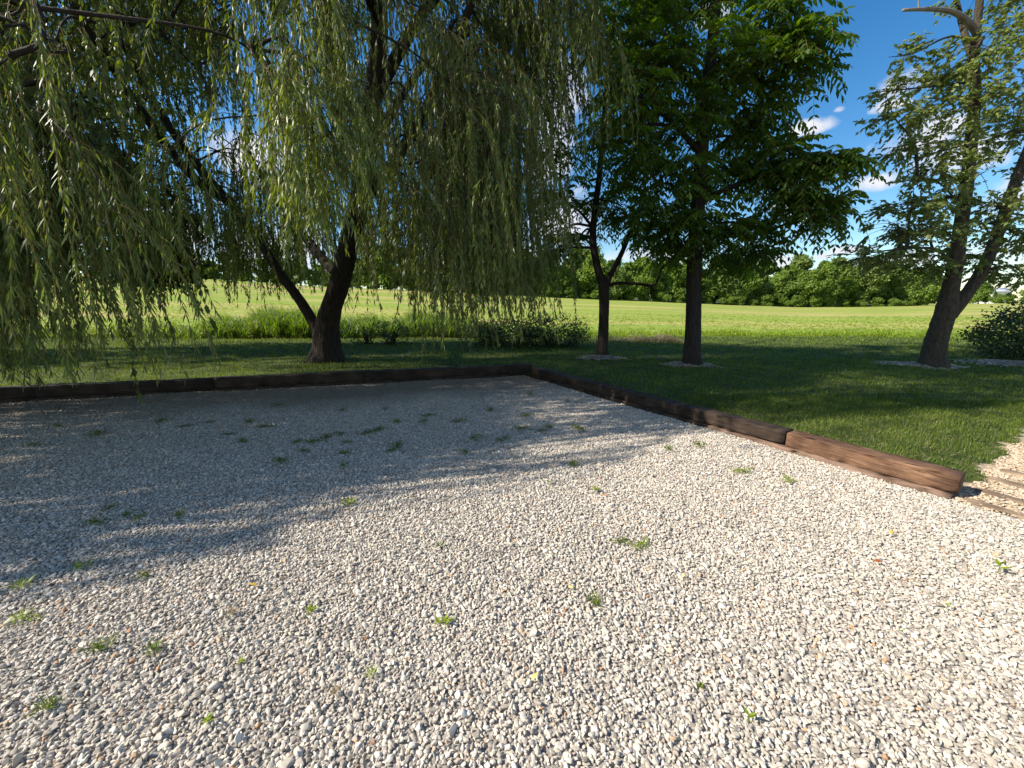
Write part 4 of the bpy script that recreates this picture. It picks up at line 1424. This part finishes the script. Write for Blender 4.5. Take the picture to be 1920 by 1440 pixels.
def maple(px0=188, label='dense dark broad-leaved tree standing beyond the willow strands', py0=659):
    base = ground(px0 - 275, py0, 0.14)
    Y = base[1]
    W = lambda px, py, dy=0.0: at(px, py, Y + dy) + np.array([(px0 - 188) / FPX * Y, 0, 0])
    t = thing('maple_tree', label, 'tree', base)
    B = MAT['walnut_bark']
    P = limb(t, 'trunk', [base - [0, 0, 0.1], W(-86, 630), W(-84, 560), W(-80, 480), W(-66, 380), W(-30, 250), W(10, 80), W(60, -150)], [0.4, 0.29, 0.25, 0.22, 0.18, 0.14, 0.10, 0.04], B, 12, 6)
    l1 = limb(t, 'limb', [W(-80, 500), W(-20, 450, -0.2), W(80, 430, -0.3), W(180, 430, -0.4), W(270, 470, -0.5)], [0.12, 0.10, 0.08, 0.055, 0.02], B, 8, 6)
    l2 = limb(t, 'limb', [W(-66, 380), W(20, 290, 0), W(120, 230, 0.1), W(220, 200, 0.2)], [0.11, 0.09, 0.06, 0.02], B, 8, 6)
    LP = np.concatenate([P[14:], l1, l2])
    bl = []
    for (px, py, dy, rx, rz, n) in ((250, 470, -0.4, 1.1, 0.6, 40), (300, 490, -0.5, 0.8, 0.4, 26), (335, 512, -0.6, 0.5, 0.2, 9), (275, 520, -0.5, 0.6, 0.3, 14), (230, 380, -0.3, 1.5, 1.0, 46), (290, 400, 0, 0.9, 0.7, 24), (150, 430, 0, 1.5, 0.9, 40), (90, 470, 0.2, 1.3, 0.7, 26), (180, 300, 0, 1.8, 1.2, 46), (250, 280, 0.3, 1.2, 1.0, 26),
                                 (100, 330, 0.3, 1.6, 1.2, 36), (20, 420, 0.5, 1.5, 1.0, 26), (200, 150, 0.2, 1.9, 1.3, 40), (110, 180, 0.3, 1.8, 1.3, 36), (200, -20, 0, 1.9, 1.2, 36), (190, -200, 0, 1.6, 1.2, 24)):
        bl.append((W(px, py, dy), (rx, rx, rz), n, 0.4))
    spray_crown(t, LP, bl, MAT['maple_leaf'], B, 0.5, 9, 0.13, 0.095)


maple()
maple(-560, 'unseen dark broad-leaved tree added outside the picture border to shade the lawn', 684)  # unseen tree, added out of frame to cast shade on the lawn

# ------------------------------------------------------------------ distant trees
def far_tree_mesh(seed, h, w, mat, trunk_h=0.16, lumps=26, cards=5200, size=0.55):
    r = np.random.default_rng(seed)
    g = Geo()
    cs = []
    for i in range(lumps):
        t = r.uniform(0.08, 1.0)
        z = h * (trunk_h * 0.6 + (1 - trunk_h * 0.6) * t)
        prof = math.sin(math.pi * (0.18 + 0.80 * t)) ** 0.7
        a, rr = r.uniform(0, 6.283), w / 2 * prof * math.sqrt(r.random()) * 0.85
        s = w * r.uniform(0.12, 0.23) * (0.65 + 0.5 * prof)
        cs.append((np.array([rr * math.cos(a), rr * math.sin(a), min(z, h - s * 0.7)]), s, r.uniform(0.25, 0.65)))
    per = cards // lumps
    for c, s, tn in cs:
        d = unit(r.normal(size=(per, 3)))
        rad = s * (0.62 + 0.45 * r.random((per, 1)))
        P = c + d * rad * [1, 1, 0.85]
        D = d * 0.5 + r.normal(0, 0.7, (per, 3)); D[:, 2] -= 0.1
        Nn = d + r.normal(0, 0.45, (per, 3)) + [0, 0, 0.3]
        k = P[:, 2] > 0.05
        leaves(P[k], D[k], Nn[k], size * r.uniform(0.6, 1.3, k.sum()), size * 0.62, 0.15, np.clip(tn + r.normal(0, 0.15, k.sum()), 0, 1), g)
        # inner twig mass so that crowns are not hollow shells
        n2 = per // 3
        P = c + unit(r.normal(size=(n2, 3))) * s * 0.55 * r.random((n2, 1))
        leaves(P, r.normal(size=(n2, 3)), r.normal(size=(n2, 3)), size * 1.9, size * 1.7, 0.1, np.full(n2, 0.15), g)
    V, T, TN = np.concatenate(g.v), np.concatenate(g.t), np.concatenate(g.tone)
    g2 = Geo()
    tube(*catmull([[0, 0, -0.3], [r.normal(0, 0.1), 0, h * 0.25], [r.normal(0, 0.3), r.normal(0, 0.3), h * 0.6]], [w * 0.035, w * 0.026, w * 0.012], 4), 7, g2)
    return (V, T, TN), g2


def bare_tree_mesh(seed, h):
    r = np.random.default_rng(seed)
    g = Geo()
    def grow(p, d, L, rad, lev):
        q = p + d * L
        tube(*catmull([p, (p + q) / 2 + r.normal(0, L * 0.05, 3), q], [rad, rad * 0.85, rad * 0.65], 2), 5, g)
        if lev == 0: return
        for _ in range(r.integers(2, 4)):
            d2 = unit(d + r.normal(0, 0.45, 3) + [0, 0, 0.1])
            grow(q, d2, L * r.uniform(0.6, 0.85), rad * 0.6, lev - 1)
    grow(np.array([0, 0, -0.2]), np.array([0.05, 0, 1.0]), h * 0.28, h * 0.022, 4)
    return g


def far_trees():
    protos = []
    for i, (h, w, mat, tk) in enumerate(((11.5, 9, 'far_leaf', 26), (13.5, 8.5, 'far_leaf_pale', 28), (10, 10, 'far_leaf', 26), (12, 7.5, 'far_leaf', 24), (9, 8, 'far_leaf_pale', 22), (5.0, 6.0, 'far_leaf', 16))):
        (V, T, TN), g2 = far_tree_mesh(200 + i, h, w, mat, lumps=tk, cards=5600 if i < 5 else 2600, size=0.62 if i < 5 else 0.45)
        t = thing('far_tree', 'x', 'tree', (0, 0, 0))
        c = mesh_obj('crown', V, T, MAT[mat], t, TN)
        k = g2.build('trunk', MAT['far_bark'], t)
        protos.append((t, c, k, False))
    used = set()

    def place(i, x, y, s, rz, label, group, name='far_tree'):
        t, c, k, _ = protos[i]
        if i not in used:
            used.add(i); root = t
        else:
            root = t.copy(); COL.objects.link(root)
            for ch in (c, k):
                d = ch.copy(); COL.objects.link(d); d.parent = root
        root.name = name
        root.location = (x, y, float(H(x, y)) - 0.25)
        root.rotation_euler = (0, 0, rz)
        root.scale = (s[0], s[0], s[1]) if isinstance(s, tuple) else (s, s, s)
        for key in ('label', 'category', 'group'):
            if key in root: del root[key]
        tag(root, label, 'tree', group)

    G = 'trees of the distant treeline'
    lab = {0: 'broad green deciduous tree in the unbroken distant treeline behind the field', 1: 'taller paler green tree standing up from the distant treeline', 2: 'wide low-crowned green tree in the distant treeline behind the field', 3: 'narrow dark green tree squeezed into the distant treeline', 4: 'small pale green tree at the front of the distant treeline'}
    r = np.random.default_rng(5)
    # (row, depth)
    def X_at(px, Y): return (px - 960) / FPX * Y * 1.0
    px = 230
    i = 0
    while px < 1730:
        Y = 123 + r.normal(0, 1.5)
        k = [0, 3, 2, 1, 0, 4, 2, 3][i % 8]
        s = r.uniform(1.0, 1.22)
        if px < 640: s *= 0.62; Y += 6
        place(k, X_at(px, Y), Y, (s, s * r.uniform(0.88, 1.08)), r.uniform(0, 6.28), lab[k], G)
        px += (34 if px > 640 else 32) * r.uniform(0.8, 1.15); i += 1
    px = 980
    while px < 1720:
        Y = 130 + r.normal(0, 1.5)
        k = [1, 0, 3, 0, 2][i % 5]
        s = r.uniform(1.05, 1.22)
        place(k, X_at(px, Y), Y, (s, s), r.uniform(0, 6.28), lab[k], G)
        px += 44 * r.uniform(0.8, 1.2); i += 1
    # two that stand clear of the rest
    place(1, X_at(1478, 131), 131, (1.25, 1.22), 1.0, 'broad-crowned tallest tree of the distant treeline', None)
    place(3, X_at(1524, 129), 129, (0.8, 1.18), 2.0, 'slim tree rising just beside the tallest tree of the treeline', None)
    # undergrowth hems the foot of the wood
    px = 250
    while px < 1735:
        Y = 119.5 + r.normal(0, 0.6)
        s = r.uniform(0.4, 0.75)
        if px < 640: Y += 6; s *= 0.8
        place(5, X_at(px, Y), Y, (s * 1.2, s), r.uniform(0, 6.28), 'low bushy shrub hemming the foot of the distant treeline', 'shrubs under the distant treeline', 'far_shrub')
        px += 27 * r.uniform(0.8, 1.25)
    # hedge trees further off, beyond the crest
    place(0, X_at(1838, 190) - 6, 190, 0.9, 0.4, 'hazy green tree half hidden behind the leaning trunk', None)
    place(5, X_at(1848, 175), 175, 0.85, 1.0, 'rounded dark bush on the crest of the field', None, 'far_shrub')
    place(5, X_at(1868, 170), 170, (1.1, 0.8), 2.0, 'wide dark bush on the crest beside the rounded one', None, 'far_shrub')
    place(2, X_at(1912, 172), 172, (0.85, 0.85), 2.2, 'green tree behind the bare dead tree at the crest', None)
    place(4, X_at(1945, 172), 172, (0.9, 0.9), 2.9, 'pale tree at the frame edge on the crest', None)
    x, y = X_at(1901, 160), 160
    t = thing('bare_tree', 'leafless grey dead tree on the crest of the field', 'tree', (x, y, float(H(x, y))))
    bare_tree_mesh(3, 13).build('trunk', MAT['dead_bark'], t, loc=(0, 0, 0))
    # a pale farm shed peeping over the crest
    x, y = X_at(1836, 215), 215
    t = thing('farm_shed', 'tiny pale roofed shed peeping over the crest behind bushes', 'shed', (x, y, float(H(x, y))))
    g = Geo(); bx = np.array([[sx * 6, sy * 4, z] for z in (0, 6.5) for sy in (-1, 1) for sx in (-1, 1)], float)
    g.add(bx, [(0, 1, 5), (0, 5, 4), (1, 3, 7), (1, 7, 5), (3, 2, 6), (3, 6, 7), (2, 0, 4), (2, 4, 6)])
    g.build('wall', MAT['white_paint'], t, smooth=False, loc=(0, 0, 0))
    g = Geo(); rf = np.array([[-6.4, -4.6, 6.3], [6.4, -4.6, 6.3], [-6.4, 0, 8.4], [6.4, 0, 8.4], [-6.4, 4.6, 6.3], [6.4, 4.6, 6.3]])
    g.add(rf, [(0, 1, 3), (0, 3, 2), (2, 3, 5), (2, 5, 4), (0, 2, 4), (1, 5, 3)])
    g.build('roof', MAT['roof_grey'], t, smooth=False, loc=(0, 0, 0))


far_trees()

# ------------------------------------------------------------------ weeds and leaves in the gravel
def weed_mesh(kind, seed):
    r = np.random.default_rng(seed)
    g = Geo()
    if kind == 'tuft':
        n = 46
        P = np.stack([r.normal(0, 0.022, n), r.normal(0, 0.018, n), np.zeros(n)], 1)
        az = r.uniform(0, 6.283, n); lean = r.uniform(0.3, 1.5, n)
        D = np.stack([np.cos(az) * lean, np.sin(az) * lean, np.ones(n)], 1)
        Nn = np.stack([-np.cos(az), -np.sin(az), lean], 1)
        leaves(P, D, Nn, r.uniform(0.04, 0.085, n), 0.0055, 0.35, np.clip(r.normal(0.5, 0.25, n), 0, 1), g)
    elif kind == 'rosette':
        n = 16
        az = np.arange(n) * 2.4; lean = r.uniform(0.6, 2.2, n)
        P = np.stack([r.normal(0, 0.008, n), r.normal(0, 0.008, n), r.uniform(0.0, 0.025, n)], 1)
        D = np.stack([np.cos(az) * lean, np.sin(az) * lean, np.ones(n)], 1)
        leaves(P, D, np.array([[0, 0, 1.]]).repeat(n, 0), r.uniform(0.025, 0.05, n), r.uniform(0.012, 0.02, n), 0.3, np.clip(r.normal(0.6, 0.2, n), 0, 1), g)
    elif kind == 'sprawl':
        n = 90
        P = np.stack([r.normal(0, 0.055, n), r.normal(0, 0.03, n), r.uniform(0, 0.015, n)], 1)
        az = r.uniform(0, 6.283, n)
        D = np.stack([np.cos(az), np.sin(az), r.uniform(0.1, 0.9, n)], 1)
        leaves(P, D, np.array([[0, 0, 1.]]).repeat(n, 0) + r.normal(0, 0.3, (n, 3)), r.uniform(0.018, 0.045, n), r.uniform(0.005, 0.012, n), 0.3, np.clip(r.normal(0.5, 0.25, n), 0, 1), g)
    elif kind == 'seedling':
        n = 4
        az = np.array([0.5, 2.2, 3.9, 5.5])
        P = np.tile([0, 0, 0.02], (n, 1)) + np.arange(n)[:, None] * [0, 0, 0.008]
        D = np.stack([np.cos(az), np.sin(az), np.array([0.8, 1.0, 1.6, 2.4])], 1)
        leaves(P, D, np.array([[0, 0, 1.]]).repeat(n, 0) + np.stack([-np.cos(az), -np.sin(az), az * 0], 1) * 0.4, r.uniform(0.04, 0.055, n), 0.02, 0.2, np.full(n, 0.6), g)
        thin_tube(np.array([[0, 0, -0.01], [0, 0, 0.02], [0, 0, 0.05]]), 0.0022, g, 0.4)
    return g


def gravel_weeds():
    data = {}
    for kd in ('tuft', 'rosette', 'sprawl', 'seedling'):
        for mt in ('weed_leaf', 'grass', 'dry_stalk'):
            data[kd, mt] = None
    seed = [300]

    def put(kd, px, py, s, label, group=None, mat='weed_leaf'):
        if data[kd, mat] is None:
            seed[0] += 1
            ob = weed_mesh(kd, seed[0]).build('gravel_weed', MAT[mat])
            data[kd, mat] = ob.data
        else:
            ob = bpy.data.objects.new('gravel_weed', data[kd, mat]); COL.objects.link(ob)
        p = ground(px, py, 0.015)
        ob.location = (p[0], p[1], 0.017)
        ob.rotation_euler = (0, 0, rng.uniform(0, 6.28))
        s *= 0.66 if group is None else 0.62
        ob.scale = (s, s, s * rng.uniform(0.85, 1.1))
        tag(ob, label, 'weed', group)

    S = [('tuft', 655, 945, 1.5, 'bright grass tuft at the tip of the sunlit wedge beside the shadow', 'weed_leaf'),
         ('rosette', 1117, 920, 1.4, 'bright lime weed alone on sunlit gravel below the middle of the shadow edge', 'weed_leaf'),
         ('seedling', 1028, 908, 1.1, 'thin upright sprig just below the shadow edge', 'weed_leaf'),
         ('sprawl', 1392, 884, 1.5, 'flat sprawling weed near the dark timber run in the sun', 'weed_leaf'),
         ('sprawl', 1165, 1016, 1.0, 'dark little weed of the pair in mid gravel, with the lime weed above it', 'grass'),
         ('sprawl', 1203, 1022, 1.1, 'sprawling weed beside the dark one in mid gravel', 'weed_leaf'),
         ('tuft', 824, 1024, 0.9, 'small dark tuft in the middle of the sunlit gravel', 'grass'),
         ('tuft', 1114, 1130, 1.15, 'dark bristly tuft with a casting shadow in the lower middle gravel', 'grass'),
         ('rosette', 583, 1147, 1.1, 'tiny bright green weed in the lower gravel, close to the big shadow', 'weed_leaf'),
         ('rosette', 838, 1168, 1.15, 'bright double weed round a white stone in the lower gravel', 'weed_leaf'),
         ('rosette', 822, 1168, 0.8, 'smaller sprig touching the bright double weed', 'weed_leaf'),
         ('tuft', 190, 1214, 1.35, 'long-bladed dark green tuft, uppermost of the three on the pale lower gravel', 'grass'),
         ('tuft', 290, 1219, 1.15, 'dark green tuft beside the long-bladed one', 'grass'),
         ('tuft', 88, 1328, 1.1, 'dark green tuft lowest in the corner of the gravel', 'grass'),
         ('seedling', 1404, 1352, 1.15, 'two-leaved upright seedling low on the sunlit gravel', 'weed_leaf'),
         ('seedling', 1872, 1072, 1.8, 'upright leafy sprig on the gravel below the path', 'weed_leaf'),
         ('seedling', 1775, 1142, 0.8, 'tiny sprig on the gravel below the end tie', 'weed_leaf'),
         ('rosette', 1312, 1290, 0.6, 'tiny green weed behind an orange stone', 'grass'),
         ('rosette', 390, 1353, 0.8, 'yellowish-green weed near the bottom of the picture', 'weed_leaf'),
         ('tuft', 45, 1098, 1.3, 'yellow-green tuft at the edge of the shadow in the outer gravel', 'weed_leaf'),
         ('sprawl', 40, 1160, 1.0, 'low yellow-green weed in pale gravel at the picture border', 'weed_leaf'),
         ('tuft', 152, 1064, 1.2, 'half-lit tuft in the sun fleck below the willow shadow', 'weed_leaf'),
         ('sprawl', 270, 1080, 0.8, 'half-shaded weed beside the sun fleck', 'grass'),
         ('rosette', 452, 1242, 0.7, 'small green weed between pebbles in the lower gravel', 'weed_leaf'),
         ('tuft', 436, 1150, 0.9, 'dry yellow tuft in the lower gravel', 'dry_stalk'),
         ('seedling', 1690, 1188, 0.6, 'speck of green beside an orange pebble', 'weed_leaf'),
         ('sprawl', 1310, 834, 1.6, 'shaded flat weed next to the timber run', 'grass'),
         ('sprawl', 1478, 900, 1.2, 'yellowish flat weed close to the end tie', 'weed_leaf'),
         ('tuft', 695, 1265, 0.7, 'faint thin grass wisp in the lower gravel', 'weed_leaf'),
         ('tuft', 626, 1300, 0.7, 'dry wisp of grass among large lower pebbles', 'dry_stalk')]
    for kd, px, py, s, lab, mt in S:
        put(kd, px, py, s, lab, None, mt)
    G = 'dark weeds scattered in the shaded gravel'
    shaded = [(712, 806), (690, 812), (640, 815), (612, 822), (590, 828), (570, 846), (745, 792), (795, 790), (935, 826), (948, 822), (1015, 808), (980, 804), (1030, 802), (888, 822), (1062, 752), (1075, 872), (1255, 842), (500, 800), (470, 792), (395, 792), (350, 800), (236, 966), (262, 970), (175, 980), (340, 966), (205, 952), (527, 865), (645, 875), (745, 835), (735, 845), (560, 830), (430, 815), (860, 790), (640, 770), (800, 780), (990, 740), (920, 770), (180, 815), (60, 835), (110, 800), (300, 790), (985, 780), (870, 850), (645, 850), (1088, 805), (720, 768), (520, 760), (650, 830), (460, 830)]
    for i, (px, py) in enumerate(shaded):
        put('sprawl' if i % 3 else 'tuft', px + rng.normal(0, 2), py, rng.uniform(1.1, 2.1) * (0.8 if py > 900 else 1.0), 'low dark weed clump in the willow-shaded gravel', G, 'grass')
    # fallen leaves
    lm = leaf_mat('fallen_leaf', (0.62, 0.42, 0.03), (0.75, 0.50, 0.05), trans=0.2)
    lb = leaf_mat('fallen_leaf_brown', (0.28, 0.08, 0.03), (0.36, 0.12, 0.04), trans=0.1)
    lp = leaf_mat('fallen_leaf_pale', (0.6, 0.58, 0.2), (0.72, 0.66, 0.25), trans=0.2)
    for px, py, ln, mt, lab in ((1265, 845, 0.06, lm, 'yellow fallen leaf at the shadow edge near the timber run'), (475, 1096, 0.05, lm, 'yellow fallen leaf at the lower edge of the shadow'), (1002, 1268, 0.05, lp, 'pale yellow fallen leaf in the lower middle gravel'),
                                (1645, 1053, 0.05, lb, 'rust-brown curled leaf on the gravel below the end tie'), (1070, 1102, 0.035, lp, 'small pale leaf just above the dark bristly tuft'), (1281, 1080, 0.035, lp, 'small pale leaf on gravel below the pair of weeds'), (1672, 998, 0.045, lm, 'amber leaf on bright gravel below the timber')):
        g = Geo()
        leaves(np.array([[-ln / 2, 0, 0.0]]), np.array([[1.0, 0, 0.25]]), np.array([[0, 0.3, 1.0]]), ln, ln * 0.5, 0.35, np.array([0.5]), g)
        leaves(np.array([[-ln * 0.62, 0, 0.0]]), np.array([[1.0, 0.1, 0.0]]), np.array([[0, 0.0, 1.0]]), ln * 0.3, ln * 0.05, 0.0, np.array([0.3]), g)
        p = ground(px, py, 0.03)
        ob = g.build('fallen_leaf', mt)
        ob.location = (p[0], p[1], 0.034); ob.rotation_euler = (0, 0, rng.uniform(0, 6.28))
        tag(ob, lab, 'leaf')


gravel_weeds()
